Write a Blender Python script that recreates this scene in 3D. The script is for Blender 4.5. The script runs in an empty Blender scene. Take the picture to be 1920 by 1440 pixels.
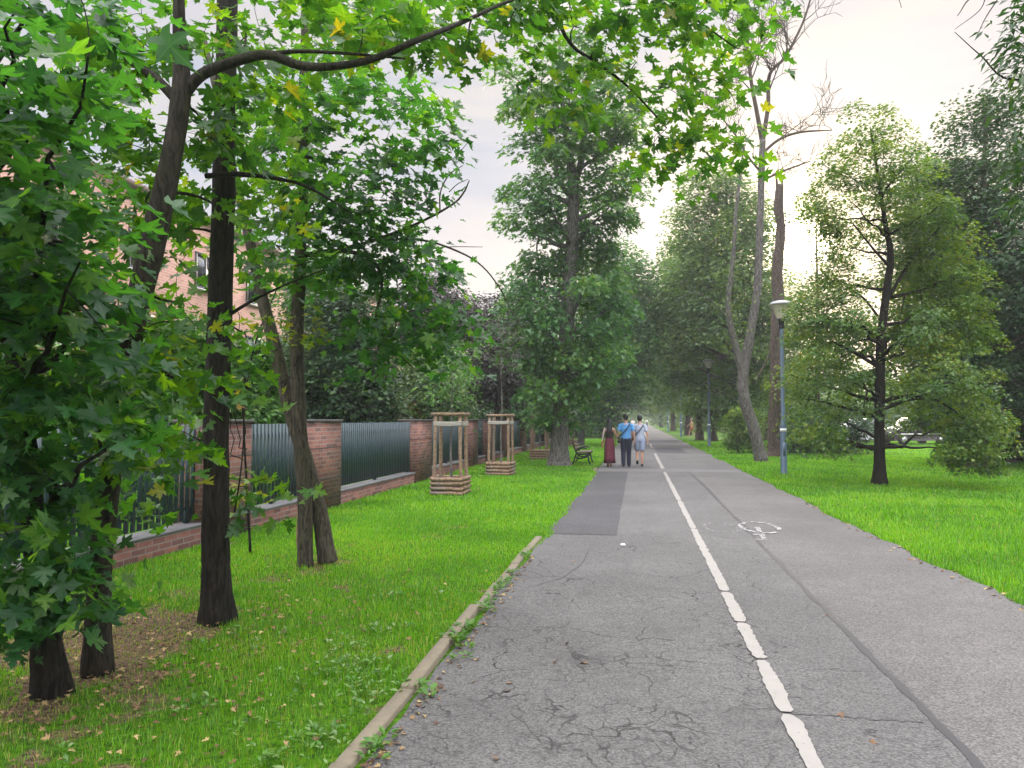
import bpy, bmesh, math, random
import numpy as np
from mathutils import Vector, Matrix

SC = bpy.context.scene
COL = SC.collection
rng = np.random.default_rng(11)
random.seed(5)

# ------------------------------------------------------------------ camera
FPX = 1400.0                      # focal length in pixels of a 1920 wide frame
CAM_H = 1.65
YAW, PITCH = math.radians(9.53), math.radians(2.70)
cd = bpy.data.cameras.new('camera'); cam = bpy.data.objects.new('camera', cd); COL.objects.link(cam)
cd.sensor_width = 36.0; cd.lens = 36.0 * FPX / 1920.0
cd.clip_start = 0.05; cd.clip_end = 3000
cam.location = (0, 0, CAM_H); cam.rotation_euler = (math.pi / 2 + PITCH, 0, YAW)
SC.camera = cam
FWD = np.array([-math.sin(YAW) * math.cos(PITCH), math.cos(YAW) * math.cos(PITCH), math.sin(PITCH)])
RGT = np.array([math.cos(YAW), math.sin(YAW), 0.0])
UPV = np.cross(RGT, FWD)
CAMP = np.array([0, 0, CAM_H])
FH = np.array([-math.sin(YAW), math.cos(YAW), 0.0])


def P(px, py, D):
    """Point seen at photo pixel (px, py), D metres deep."""
    return CAMP + D * (FWD + (px - 960) / FPX * RGT - (py - 720) / FPX * UPV)


def G(px, py, z=0.0):
    r = FWD + (px - 960) / FPX * RGT - (py - 720) / FPX * UPV
    return CAMP + r * ((z - CAM_H) / r[2])


def DEP(p):
    return float(np.dot(np.asarray(p) - CAMP, FWD))


# ------------------------------------------------------------------ light
sd = P(1490, 455, 1.0) - CAMP; sd /= np.linalg.norm(sd)
SUN_EL = math.asin(sd[2]); SUN_AZ = math.atan2(sd[0], sd[1])
sl = bpy.data.lights.new('sun', 'SUN'); sun = bpy.data.objects.new('sun', sl); COL.objects.link(sun)
sl.energy = 1.5; sl.angle = math.radians(10); sl.color = (1.0, 0.86, 0.68)
sun.rotation_euler = Vector(-Vector(sd)).to_track_quat('-Z', 'Y').to_euler()
sun.location = (6, 40, 30)

SC.view_settings.view_transform = 'Standard'; SC.view_settings.look = 'None'
SC.view_settings.exposure = 1.5; SC.view_settings.gamma = 1.0
SC.render.engine = 'CYCLES'
SC.cycles.max_bounces = 7; SC.cycles.diffuse_bounces = 4; SC.cycles.transmission_bounces = 5
SC.cycles.glossy_bounces = 3; SC.cycles.transparent_max_bounces = 8
SC.cycles.caustics_reflective = False; SC.cycles.caustics_refractive = False


class NT:
    """small helper for node trees"""
    def __init__(s, tree):
        s.t = tree; s.n = tree.nodes; s.l = tree.links

    def new(s, typ, **kw):
        n = s.n.new(typ)
        for k, v in kw.items():
            if k.startswith('i_'):
                n.inputs[k[2:].replace('_', ' ')].default_value = v
            else:
                setattr(n, k, v)
        return n

    def link(s, a, b):
        s.l.new(a, b)

    def val(s, x, sock):
        if hasattr(x, 'links') or isinstance(x, bpy.types.NodeSocket):
            s.l.new(x, sock)
        else:
            sock.default_value = x

    def math(s, op, a, b=0.0, c=0.0, clamp=False):
        n = s.n.new('ShaderNodeMath'); n.operation = op; n.use_clamp = clamp
        s.val(a, n.inputs[0]); s.val(b, n.inputs[1]); s.val(c, n.inputs[2])
        return n.outputs[0]

    def sstep(s, x, a, b, lo=0.0, hi=1.0):
        n = s.n.new('ShaderNodeMapRange'); n.interpolation_type = 'SMOOTHSTEP'
        s.val(x, n.inputs[0]); n.inputs[1].default_value = a; n.inputs[2].default_value = b
        n.inputs[3].default_value = lo; n.inputs[4].default_value = hi
        return n.outputs[0]

    def mix(s, f, a, b, blend='MIX'):
        n = s.n.new('ShaderNodeMix'); n.data_type = 'RGBA'; n.blend_type = blend
        s.val(f, n.inputs[0])
        for v, i in ((a, 6), (b, 7)):
            if isinstance(v, (tuple, list)):
                n.inputs[i].default_value = (*v[:3], 1)
            else:
                s.l.new(v, n.inputs[i])
        return n.outputs[2]

    def noise(s, vec, scale, detail=3, rough=0.55, dist=0.0, out=0):
        n = s.n.new('ShaderNodeTexNoise')
        if vec is not None:
            s.l.new(vec, n.inputs['Vector'])
        n.inputs['Scale'].default_value = scale; n.inputs['Detail'].default_value = detail
        n.inputs['Roughness'].default_value = rough; n.inputs['Distortion'].default_value = dist
        return n.outputs[out]

    def mapv(s, vec, scale=(1, 1, 1), loc=(0, 0, 0)):
        n = s.n.new('ShaderNodeMapping'); s.l.new(vec, n.inputs[0])
        n.inputs['Scale'].default_value = scale; n.inputs['Location'].default_value = loc
        return n.outputs[0]

    def ramp(s, x, stops):
        n = s.n.new('ShaderNodeValToRGB'); e = n.color_ramp.elements
        while len(e) < len(stops):
            e.new(0.5)
        for el, (p, c) in zip(e, stops):
            el.position = p; el.color = (*c[:3], 1)
        s.val(x, n.inputs[0])
        return n.outputs[0]


# world: a Nishita sky behind a high veil of cloud, brightest overhead as an overcast sky is
W = bpy.data.worlds.new('World'); SC.world = W; W.use_nodes = True
w = NT(W.node_tree); w.n.clear()
tc = w.new('ShaderNodeTexCoord'); gen = tc.outputs['Generated']
sky = w.new('ShaderNodeTexSky'); sky.sky_type = 'NISHITA'; sky.sun_disc = False
sky.sun_elevation = SUN_EL; sky.sun_rotation = SUN_AZ; sky.air_density = 1.2; sky.dust_density = 2.5
sep = w.new('ShaderNodeSeparateXYZ'); w.link(gen, sep.inputs[0]); zz = sep.outputs[2]
stre = w.mapv(gen, (1.6, 1.6, 8.0))
n1 = w.noise(stre, 1.7, 5, 0.55, 0.4)
n2 = w.noise(w.mapv(gen, (2, 2, 14), (3, 1, 0)), 1.1, 4, 0.5)
cloudcol = w.mix(w.sstep(n1, 0.36, 0.66), (0.86, 0.84, 0.92), (1.0, 0.935, 0.88))
cloudcol = w.mix(w.sstep(n2, 0.48, 0.66, 0, 0.8), cloudcol, (0.60, 0.68, 0.84))
dt = w.new('ShaderNodeVectorMath', operation='DOT_PRODUCT'); w.link(gen, dt.inputs[0]); dt.inputs[1].default_value = tuple(sd)
dd = dt.outputs['Value']
glow = w.math('ADD', w.math('POWER', w.math('MAXIMUM', dd, 0.0), 160.0), w.math('MULTIPLY', w.math('POWER', w.math('MAXIMUM', dd, 0.0), 14.0), 0.12))
core = w.math('POWER', w.math('MAXIMUM', dd, 0.0), 2500.0)
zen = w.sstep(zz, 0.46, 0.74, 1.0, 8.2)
east_fill = w.math('MULTIPLY', w.sstep(dd, 0.05, -0.75, 0.0, 2.6), w.sstep(zz, 0.02, 0.25))  # added fill: sky opposite the sun brightened to front-light the trees
zen = w.math('ADD', zen, east_fill)
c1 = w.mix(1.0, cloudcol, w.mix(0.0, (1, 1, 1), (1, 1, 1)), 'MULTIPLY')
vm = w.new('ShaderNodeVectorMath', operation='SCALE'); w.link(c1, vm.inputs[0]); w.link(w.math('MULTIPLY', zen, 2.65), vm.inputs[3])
g1 = w.new('ShaderNodeVectorMath', operation='SCALE'); g1.inputs[0].default_value = (1.0, 0.74, 0.40); w.link(w.math('MULTIPLY', glow, 3.0), g1.inputs[3])
g2 = w.new('ShaderNodeVectorMath', operation='SCALE'); g2.inputs[0].default_value = (1.0, 0.85, 0.6); w.link(w.math('MULTIPLY', core, 90.0), g2.inputs[3])
a1 = w.new('ShaderNodeVectorMath', operation='ADD'); w.link(vm.outputs[0], a1.inputs[0]); w.link(g1.outputs[0], a1.inputs[1])
a2 = w.new('ShaderNodeVectorMath', operation='ADD'); w.link(a1.outputs[0], a2.inputs[0]); w.link(g2.outputs[0], a2.inputs[1])
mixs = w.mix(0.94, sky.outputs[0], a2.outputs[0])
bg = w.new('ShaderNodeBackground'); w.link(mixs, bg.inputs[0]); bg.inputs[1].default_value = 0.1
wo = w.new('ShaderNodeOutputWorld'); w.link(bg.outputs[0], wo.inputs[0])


# ------------------------------------------------------------------ mesh helpers
def mk(name, V, polys, mat=None, parent=None, smooth=False, attrs=None):
    """One mesh object from arrays: V (n,3), polys = list of (m,k) index arrays."""
    me = bpy.data.meshes.new(name)
    V = np.asarray(V, dtype=np.float32).reshape(-1, 3)
    polys = [np.asarray(p, dtype=np.int32) for p in polys if len(p)]
    me.vertices.add(len(V)); me.vertices.foreach_set('co', V.ravel())
    tot = np.concatenate([np.full(len(p), p.shape[1], dtype=np.int32) for p in polys])
    idx = np.concatenate([p.ravel() for p in polys])
    me.loops.add(len(idx)); me.loops.foreach_set('vertex_index', idx)
    me.polygons.add(len(tot))
    st = np.zeros(len(tot), dtype=np.int32); st[1:] = np.cumsum(tot)[:-1]
    me.polygons.foreach_set('loop_start', st)
    if smooth:
        me.polygons.foreach_set('use_smooth', np.ones(len(tot), dtype=bool))
    me.update(calc_edges=True)
    for k, v in (attrs or {}).items():
        a = me.attributes.new(k, 'FLOAT', 'POINT'); a.data.foreach_set('value', np.asarray(v, dtype=np.float32))
    if mat:
        me.materials.append(mat)
    o = bpy.data.objects.new(name, me); COL.objects.link(o)
    if parent:
        o.parent = parent
    return o


class MB:
    """collects shapes into one mesh"""
    def __init__(s):
        s.V = []; s.F = {}; s.n = 0

    def add(s, V, faces):
        V = np.asarray(V, dtype=float).reshape(-1, 3)
        for f in faces:
            f = np.asarray(f, dtype=int)
            if f.ndim == 1:
                f = f[None]
            s.F.setdefault(f.shape[1], []).append(f + s.n)
        s.V.append(V); s.n += len(V)

    def box(s, a, b):
        (x0, y0, z0), (x1, y1, z1) = a, b
        V = [(x0, y0, z0), (x1, y0, z0), (x1, y1, z0), (x0, y1, z0), (x0, y0, z1), (x1, y0, z1), (x1, y1, z1), (x0, y1, z1)]
        s.add(V, [np.array([(0, 3, 2, 1), (4, 5, 6, 7), (0, 1, 5, 4), (1, 2, 6, 5), (2, 3, 7, 6), (3, 0, 4, 7)])])

    def bbox(s, a, b, c=0.01):
        """box with chamfered vertical and top edges"""
        (x0, y0, z0), (x1, y1, z1) = a, b
        def ring(i, z):
            return [(x0 + i + c, y0 + i, z), (x1 - i - c, y0 + i, z), (x1 - i, y0 + i + c, z), (x1 - i, y1 - i - c, z),
                    (x1 - i - c, y1 - i, z), (x0 + i + c, y1 - i, z), (x0 + i, y1 - i - c, z), (x0 + i, y0 + i + c, z)]
        V = ring(0, z0) + ring(0, z1 - c) + ring(c * .7, z1)
        q = []
        for r in (0, 1):
            for k in range(8):
                q.append((r * 8 + k, r * 8 + (k + 1) % 8, r * 8 + 8 + (k + 1) % 8, r * 8 + 8 + k))
        s.add(V, [np.array(q), np.array([list(range(7, -1, -1)), list(range(16, 24))])])

    def tube(s, pts, rad, n=8, caps=True, jit=0.0):
        pts = np.asarray(pts, dtype=float); m = len(pts)
        rad = np.broadcast_to(np.asarray(rad, dtype=float), (m,))
        t = np.gradient(pts, axis=0); t /= np.linalg.norm(t, axis=1)[:, None] + 1e-9
        ref = np.array([1.0, 0, 0]) if abs(t[0][0]) < 0.8 else np.array([0, 1.0, 0])
        u = np.cross(t[0], ref); u /= np.linalg.norm(u)
        U = np.zeros((m, 3)); U[0] = u
        for i in range(1, m):
            u = u - np.dot(u, t[i]) * t[i]; u /= np.linalg.norm(u) + 1e-9; U[i] = u
        Wv = np.cross(t, U)
        ang = np.linspace(0, 2 * math.pi, n, endpoint=False)
        R = rad[:, None] * (1 + (jit * rng.normal(size=(m, n)) if jit else 0))
        V = pts[:, None] + R[..., None] * (np.cos(ang)[None, :, None] * U[:, None] + np.sin(ang)[None, :, None] * Wv[:, None])
        i = np.arange(m - 1)[:, None] * n; k = np.arange(n)[None]; k2 = (k + 1) % n
        q = np.stack([i + k, i + k2, i + n + k2, i + n + k], -1).reshape(-1, 4)
        fs = [q]
        if caps:
            fs += [np.arange(n)[::-1][None], (np.arange(n) + (m - 1) * n)[None]]
        s.add(V.reshape(-1, 3), fs)

    def lathe(s, prof, c=(0, 0, 0), n=20):
        prof = np.asarray(prof, dtype=float); m = len(prof)
        a = np.linspace(0, 2 * math.pi, n, endpoint=False)
        V = np.stack([prof[:, 0][:, None] * np.cos(a), prof[:, 0][:, None] * np.sin(a), np.repeat(prof[:, 1][:, None], n, 1)], -1) + np.asarray(c)
        i = np.arange(m - 1)[:, None] * n; k = np.arange(n)[None]; k2 = (k + 1) % n
        s.add(V.reshape(-1, 3), [np.stack([i + k, i + k2, i + n + k2, i + n + k], -1).reshape(-1, 4)])

    def build(s, name, mat, parent=None, smooth=False):
        return mk(name, np.concatenate(s.V), [np.concatenate(f) for f in s.F.values()], mat, parent, smooth)


def tag(o, label=None, cat=None, group=None, kind=None):
    if label: o['label'] = label
    if cat: o['category'] = cat
    if group: o['group'] = group
    if kind: o['kind'] = kind
    return o


def thing(name, label, cat, loc=(0, 0, 0), rz=0.0, group=None):
    o = bpy.data.objects.new(name, None); COL.objects.link(o); o.empty_display_size = 0.2
    o.location = tuple(float(v) for v in loc); o.rotation_euler = (0, 0, rz)
    return tag(o, label, cat, group)


def kids(o):
    return [c for c in bpy.data.objects if c.parent is o]


def copy_tree(o, parent=None):
    c = o.copy(); COL.objects.link(c)
    if parent: c.parent = parent
    for ch in kids(o):
        copy_tree(ch, c)
    return c


TAB = np.random.default_rng(3).random((256, 256))
def vnoise(x, y, seed=0):
    x = np.asarray(x, dtype=float) + seed * 17.31; y = np.asarray(y, dtype=float) + seed * 9.77
    xi = np.floor(x).astype(int); yi = np.floor(y).astype(int); fx = x - xi; fy = y - yi
    fx = fx * fx * (3 - 2 * fx); fy = fy * fy * (3 - 2 * fy)
    g = lambda a, b: TAB[a % 256, b % 256]
    return (g(xi, yi) * (1 - fx) + g(xi + 1, yi) * fx) * (1 - fy) + (g(xi, yi + 1) * (1 - fx) + g(xi + 1, yi + 1) * fx) * fy

def fnoise(x, y, seed=0):
    return 0.55 * vnoise(x, y, seed) + 0.28 * vnoise(2.1 * x, 2.1 * y, seed + 1) + 0.17 * vnoise(4.3 * x, 4.3 * y, seed + 2)

def sm(x, a, b):
    t = np.clip((x - a) / (b - a), 0, 1); return t * t * (3 - 2 * t)


# ------------------------------------------------------------------ materials
def new_mat(name):
    m = bpy.data.materials.new(name); m.use_nodes = True
    t = NT(m.node_tree); t.n.clear()
    out = t.new('ShaderNodeOutputMaterial'); p = t.new('ShaderNodeBsdfPrincipled')
    t.link(p.outputs[0], out.inputs[0])
    geo = t.new('ShaderNodeNewGeometry')
    return m, t, p, out, geo.outputs['Position'], geo


def simple(name, col, rough=0.6, var=0.15, scale=6.0, bump=0.0, metal=0.0, spec=0.5):
    m, t, p, out, pos, geo = new_mat(name)
    n = t.noise(pos, scale, 4)
    c = t.mix(n, tuple(x * (1 - var) for x in col), tuple(min(1, x * (1 + var)) for x in col))
    t.link(c, p.inputs['Base Color']); p.inputs['Roughness'].default_value = rough; p.inputs['Metallic'].default_value = metal
    p.inputs['Specular IOR Level'].default_value = spec
    if bump:
        b = t.new('ShaderNodeBump'); b.inputs['Strength'].default_value = bump; b.inputs['Distance'].default_value = 0.01
        t.link(t.noise(pos, scale * 8, 4), b.inputs['Height']); t.link(b.outputs[0], p.inputs['Normal'])
    return m


def leaf_mat(name, stops, trans=0.4, tcol=(1.5, 1.5, 0.5), rough=0.45, spec=0.5, vein=False):
    m, t, p, out, pos, geo = new_mat(name)
    at = t.new('ShaderNodeAttribute', attribute_name='tint')
    c = t.ramp(at.outputs['Fac'], stops)
    c = t.mix(1.0, c, t.mix(t.noise(pos, 9.0, 2), (0.8, 0.8, 0.8), (1.2, 1.2, 1.2)), 'MULTIPLY')
    if vein:      # paler ribs running out to the tips of the lobes
        av = t.new('ShaderNodeAttribute', attribute_name='vein')
        c = t.mix(t.sstep(av.outputs['Fac'], 0.80, 0.97, 0, 0.5), c, t.mix(1.0, c, (2.0, 1.7, 1.8), 'MULTIPLY'))
        c = t.mix(t.sstep(t.noise(pos, 38.0, 3), 0.60, 0.75, 0, 0.35), c, t.mix(1.0, c, (1.5, 0.95, 0.6), 'MULTIPLY'))
    t.link(c, p.inputs['Base Color']); p.inputs['Roughness'].default_value = rough
    p.inputs['Specular IOR Level'].default_value = spec
    tr = t.new('ShaderNodeBsdfTranslucent'); t.link(t.mix(1.0, c, tcol, 'MULTIPLY'), tr.inputs[0])
    mx = t.new('ShaderNodeMixShader'); mx.inputs[0].default_value = trans
    t.link(p.outputs[0], mx.inputs[1]); t.link(tr.outputs[0], mx.inputs[2]); t.link(mx.outputs[0], out.inputs[0])
    return m


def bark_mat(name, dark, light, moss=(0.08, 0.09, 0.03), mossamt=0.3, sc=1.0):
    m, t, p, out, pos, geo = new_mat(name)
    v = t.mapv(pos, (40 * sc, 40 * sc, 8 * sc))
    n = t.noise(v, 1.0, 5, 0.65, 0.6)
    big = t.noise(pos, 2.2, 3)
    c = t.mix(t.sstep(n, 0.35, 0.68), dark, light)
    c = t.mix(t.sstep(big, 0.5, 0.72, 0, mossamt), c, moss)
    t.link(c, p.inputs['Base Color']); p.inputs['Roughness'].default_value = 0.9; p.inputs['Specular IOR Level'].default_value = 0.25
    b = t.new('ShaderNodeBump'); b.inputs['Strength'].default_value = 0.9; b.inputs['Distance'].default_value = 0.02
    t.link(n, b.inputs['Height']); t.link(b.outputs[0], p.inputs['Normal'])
    return m


def brick_mat(name, c1, c2, mortar, bw=0.25, rh=0.075, dirt=0.35):
    m, t, p, out, pos, geo = new_mat(name)
    s = t.new('ShaderNodeSeparateXYZ'); t.link(pos, s.inputs[0])
    sn = t.new('ShaderNodeSeparateXYZ'); t.link(geo.outputs['True Normal'], sn.inputs[0])
    fx = t.math('GREATER_THAN', t.math('ABSOLUTE', sn.outputs[0]), 0.6)
    h = t.math('ADD', t.math('MULTIPLY', fx, s.outputs[1]), t.math('MULTIPLY', t.math('SUBTRACT', 1.0, fx), s.outputs[0]))
    cb = t.new('ShaderNodeCombineXYZ'); t.link(h, cb.inputs[0]); t.link(s.outputs[2], cb.inputs[1])
    bt = t.new('ShaderNodeTexBrick'); t.link(cb.outputs[0], bt.inputs['Vector'])
    bt.inputs['Scale'].default_value = 1.0; bt.inputs['Brick Width'].default_value = bw; bt.inputs['Row Height'].default_value = rh
    bt.inputs['Mortar Size'].default_value = 0.009; bt.inputs['Mortar Smooth'].default_value = 0.2; bt.inputs['Bias'].default_value = 0.0
    bt.inputs['Color1'].default_value = (*c1, 1); bt.inputs['Color2'].default_value = (*c2, 1); bt.inputs['Mortar'].default_value = (*mortar, 1)
    n = t.noise(pos, 1.3, 4); n2 = t.noise(pos, 14, 3)
    c = t.mix(t.sstep(n, 0.5, 0.75, 0, dirt), bt.outputs['Color'], tuple(x * 0.55 for x in c1))
    c = t.mix(1.0, c, t.mix(n2, (0.75, 0.75, 0.75), (1.25, 1.25, 1.25)), 'MULTIPLY')
    t.link(c, p.inputs['Base Color']); p.inputs['Roughness'].default_value = 0.85
    b = t.new('ShaderNodeBump'); b.inputs['Strength'].default_value = 0.6; b.inputs['Distance'].default_value = 0.006; b.invert = True
    t.link(bt.outputs['Fac'], b.inputs['Height']); t.link(b.outputs[0], p.inputs['Normal'])
    return m


M = {}
M['maple'] = leaf_mat('maple_leaf', [(0.0, (0.013, 0.052, 0.018)), (0.45, (0.032, 0.112, 0.016)), (0.85, (0.085, 0.185, 0.012)), (1.0, (0.22, 0.20, 0.02))], 0.53, (2.9, 2.6, 0.5), 0.38, 0.5, True)
M['maple_blue'] = leaf_mat('maple_leaf_dark', [(0.0, (0.011, 0.050, 0.026)), (0.6, (0.028, 0.105, 0.026)), (1.0, (0.08, 0.175, 0.016))], 0.52, (2.9, 2.7, 0.6), 0.4, 0.5, True)
M['yellowing'] = leaf_mat('yellowing_leaf', [(0.0, (0.06, 0.15, 0.015)), (0.5, (0.14, 0.23, 0.015)), (0.8, (0.28, 0.26, 0.02)), (1.0, (0.30, 0.14, 0.03))], 0.48, (1.7, 1.6, 0.5))
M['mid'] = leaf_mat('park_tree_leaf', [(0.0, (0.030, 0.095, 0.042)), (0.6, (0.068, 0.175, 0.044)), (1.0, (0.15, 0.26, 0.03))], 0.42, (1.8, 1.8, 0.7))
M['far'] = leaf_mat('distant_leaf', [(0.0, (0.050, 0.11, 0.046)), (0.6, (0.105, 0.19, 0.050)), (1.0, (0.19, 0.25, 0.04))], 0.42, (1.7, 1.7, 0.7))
M['oak'] = leaf_mat('oak_leaf', [(0.0, (0.030, 0.085, 0.028)), (0.5, (0.082, 0.165, 0.024)), (0.85, (0.17, 0.245, 0.018)), (1.0, (0.23, 0.16, 0.03))], 0.42, (1.8, 1.7, 0.5))
M['dark'] = leaf_mat('dark_leaf', [(0.0, (0.014, 0.044, 0.020)), (0.6, (0.028, 0.08, 0.022)), (1.0, (0.07, 0.135, 0.02))], 0.35)
M['purple'] = leaf_mat('purple_leaf', [(0.0, (0.030, 0.030, 0.030)), (0.6, (0.056, 0.052, 0.044)), (1.0, (0.075, 0.12, 0.045))], 0.3, (1.4, 1.1, 1.0))
M['thuja'] = leaf_mat('thuja_leaf', [(0.0, (0.022, 0.09, 0.012)), (0.6, (0.06, 0.18, 0.012)), (1.0, (0.12, 0.26, 0.015))], 0.35)
M['hedge'] = leaf_mat('hedge_leaf', [(0.0, (0.06, 0.06, 0.02)), (0.5, (0.14, 0.12, 0.025)), (1.0, (0.18, 0.09, 0.04))], 0.3)
M['grass'] = leaf_mat('grass_blade', [(0.0, (0.050, 0.17, 0.008)), (0.40, (0.115, 0.32, 0.006)), (0.8, (0.22, 0.43, 0.010)), (1.0, (0.36, 0.28, 0.10))], 0.42, (1.5, 1.5, 0.4), 0.42, 0.5)
M['weed'] = leaf_mat('weed_leaf', [(0.0, (0.04, 0.13, 0.015)), (0.6, (0.10, 0.22, 0.03)), (1.0, (0.22, 0.30, 0.14))], 0.35)
M['litter'] = leaf_mat('dry_leaf', [(0.0, (0.07, 0.035, 0.02)), (0.6, (0.20, 0.11, 0.05)), (1.0, (0.40, 0.31, 0.13))], 0.1, (1, 1, 1), 0.8)
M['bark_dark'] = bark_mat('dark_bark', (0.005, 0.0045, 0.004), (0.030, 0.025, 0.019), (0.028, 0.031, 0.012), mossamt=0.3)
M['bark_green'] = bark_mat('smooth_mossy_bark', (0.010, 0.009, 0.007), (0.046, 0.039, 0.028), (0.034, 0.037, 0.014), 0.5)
M['bark_twin'] = bark_mat('pale_mossy_bark', (0.028, 0.025, 0.019), (0.105, 0.090, 0.066), (0.07, 0.075, 0.03), 0.55)
M['bark_grey'] = bark_mat('grey_bark', (0.055, 0.052, 0.05), (0.20, 0.185, 0.17), (0.09, 0.09, 0.06), 0.3, 0.7)
M['bark_brown'] = bark_mat('brown_bark', (0.045, 0.034, 0.027), (0.14, 0.11, 0.09), (0.07, 0.06, 0.04), 0.3, 0.7)
M['brick'] = brick_mat('fence_brick', (0.24, 0.098, 0.068), (0.095, 0.046, 0.040), (0.19, 0.155, 0.13), dirt=0.6)
M['brick_pale'] = brick_mat('building_brick', (0.44, 0.235, 0.18), (0.33, 0.165, 0.12), (0.46, 0.38, 0.32), 0.3, 0.11, 0.3)
M['fence'] = simple('fence_paint', (0.024, 0.048, 0.058), 0.4, 0.12, 3.0)
M['cap'] = simple('grey_coping', (0.135, 0.135, 0.14), 0.7, 0.45, 3.0, 0.3)
M['cap_dark'] = simple('pillar_cap', (0.07, 0.065, 0.065), 0.7, 0.25, 5.0, 0.3)
M['kerb'] = simple('concrete_kerb', (0.17, 0.145, 0.10), 0.9, 0.35, 9.0, 0.5)
M['lamp_metal'] = simple('lamp_paint', (0.085, 0.13, 0.185), 0.4, 0.1, 4.0, 0, 0.2)
M['lamp_cap'] = simple('lamp_cover', (0.30, 0.31, 0.32), 0.5, 0.1, 4.0)
M['sticker'] = simple('sticker_paper', (0.7, 0.7, 0.68), 0.7, 0.05)
M['iron'] = simple('cast_iron', (0.018, 0.018, 0.020), 0.5, 0.2, 8.0)
M['render_white'] = simple('white_plaster', (0.68, 0.66, 0.64), 0.8, 0.06, 2.0)
M['frame_dark'] = simple('window_frame', (0.06, 0.06, 0.07), 0.5, 0.1)
M['roof'] = simple('roof_sheet', (0.16, 0.10, 0.085), 0.7, 0.15, 2.0)
M['soilbox'] = simple('tree_pit_soil', (0.05, 0.036, 0.026), 0.95, 0.3, 14.0)
M['skin'] = simple('skin', (0.46, 0.26, 0.18), 0.55, 0.05)
M['hair_black'] = simple('black_hair', (0.010, 0.009, 0.009), 0.45, 0.2, 30)
M['hair_blond'] = simple('fair_hair', (0.26, 0.18, 0.09), 0.5, 0.2, 30)
M['skirt'] = simple('burgundy_cloth', (0.13, 0.022, 0.040), 0.8, 0.2, 12)
M['top_black'] = simple('dark_brown_cloth', (0.030, 0.022, 0.020), 0.85, 0.2, 12)
M['blue'] = simple('blue_cotton', (0.085, 0.28, 0.58), 0.85, 0.12, 9)
M['paleblue'] = simple('pale_grey_cotton', (0.40, 0.46, 0.58), 0.85, 0.1, 9)
M['shorts'] = simple('pale_blue_denim', (0.30, 0.36, 0.50), 0.85, 0.15, 12)
M['navy'] = simple('navy_denim', (0.009, 0.013, 0.032), 0.8, 0.25, 12)
M['black'] = simple('black_leather', (0.012, 0.012, 0.013), 0.45, 0.2, 12)
M['tan'] = simple('tan_leather', (0.34, 0.17, 0.075), 0.5, 0.15, 9)
M['white_cloth'] = simple('white_cloth', (0.75, 0.72, 0.74), 0.85, 0.06)
M['yellow_cloth'] = simple('ochre_floral_cloth', (0.50, 0.34, 0.10), 0.85, 0.6, 25)
M['red_cloth'] = simple('red_floral_cloth', (0.36, 0.10, 0.07), 0.85, 0.7, 30)
M['paper'] = simple('white_scrap', (0.75, 0.74, 0.72), 0.7, 0.05)
M['car_dark'] = simple('dark_car_paint', (0.030, 0.028, 0.026), 0.25, 0.05, 2, 0, 0.3)
M['car_white'] = simple('white_car_paint', (0.75, 0.76, 0.80), 0.25, 0.03, 2)
M['rubber'] = simple('rubber', (0.015, 0.015, 0.015), 0.8, 0.1)
M['rim'] = simple('alloy', (0.5, 0.5, 0.52), 0.35, 0.05, 3, 0, 0.8)
M['red_lens'] = simple('red_lens', (0.45, 0.03, 0.02), 0.25, 0.05)
M['chrome'] = simple('chrome_trim', (0.7, 0.7, 0.7), 0.2, 0.02, 3, 0, 1.0)

# weathered round wood
m_, t, p, out, pos, geo = new_mat('weathered_wood'); M['wood'] = m_
n = t.noise(t.mapv(pos, (7, 7, 7)), 3.0, 5, 0.6, 0.5)
c = t.mix(t.sstep(n, 0.3, 0.7), (0.12, 0.072, 0.040), (0.29, 0.205, 0.13))
c = t.mix(t.sstep(t.noise(pos, 1.7, 3), 0.48, 0.7, 0, 0.6), c, (0.17, 0.15, 0.135))
t.link(c, p.inputs['Base Color']); p.inputs['Roughness'].default_value = 0.85
m_, t, p, out, pos, geo = new_mat('bench_wood'); M['bench_wood'] = m_
n = t.noise(t.mapv(pos, (30, 4, 30)), 1.0, 4, 0.6)
t.link(t.mix(n, (0.07, 0.045, 0.035), (0.20, 0.14, 0.10)), p.inputs['Base Color']); p.inputs['Roughness'].default_value = 0.7

# glass and frosted lamp bowl
m_, t, p, out, pos, geo = new_mat('window_glass'); M['glass'] = m_
p.inputs['Base Color'].default_value = (0.02, 0.025, 0.03, 1); p.inputs['Roughness'].default_value = 0.06; p.inputs['Specular IOR Level'].default_value = 0.8
m_, t, p, out, pos, geo = new_mat('lamp_bowl'); M['bowl'] = m_
p.inputs['Base Color'].default_value = (0.86, 0.82, 0.72, 1); p.inputs['Roughness'].default_value = 0.35
tr = t.new('ShaderNodeBsdfTranslucent'); tr.inputs[0].default_value = (0.85, 0.78, 0.6, 1)
mx = t.new('ShaderNodeMixShader'); mx.inputs[0].default_value = 0.55
t.link(p.outputs[0], mx.inputs[1]); t.link(tr.outputs[0], mx.inputs[2]); t.link(mx.outputs[0], out.inputs[0])

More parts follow.
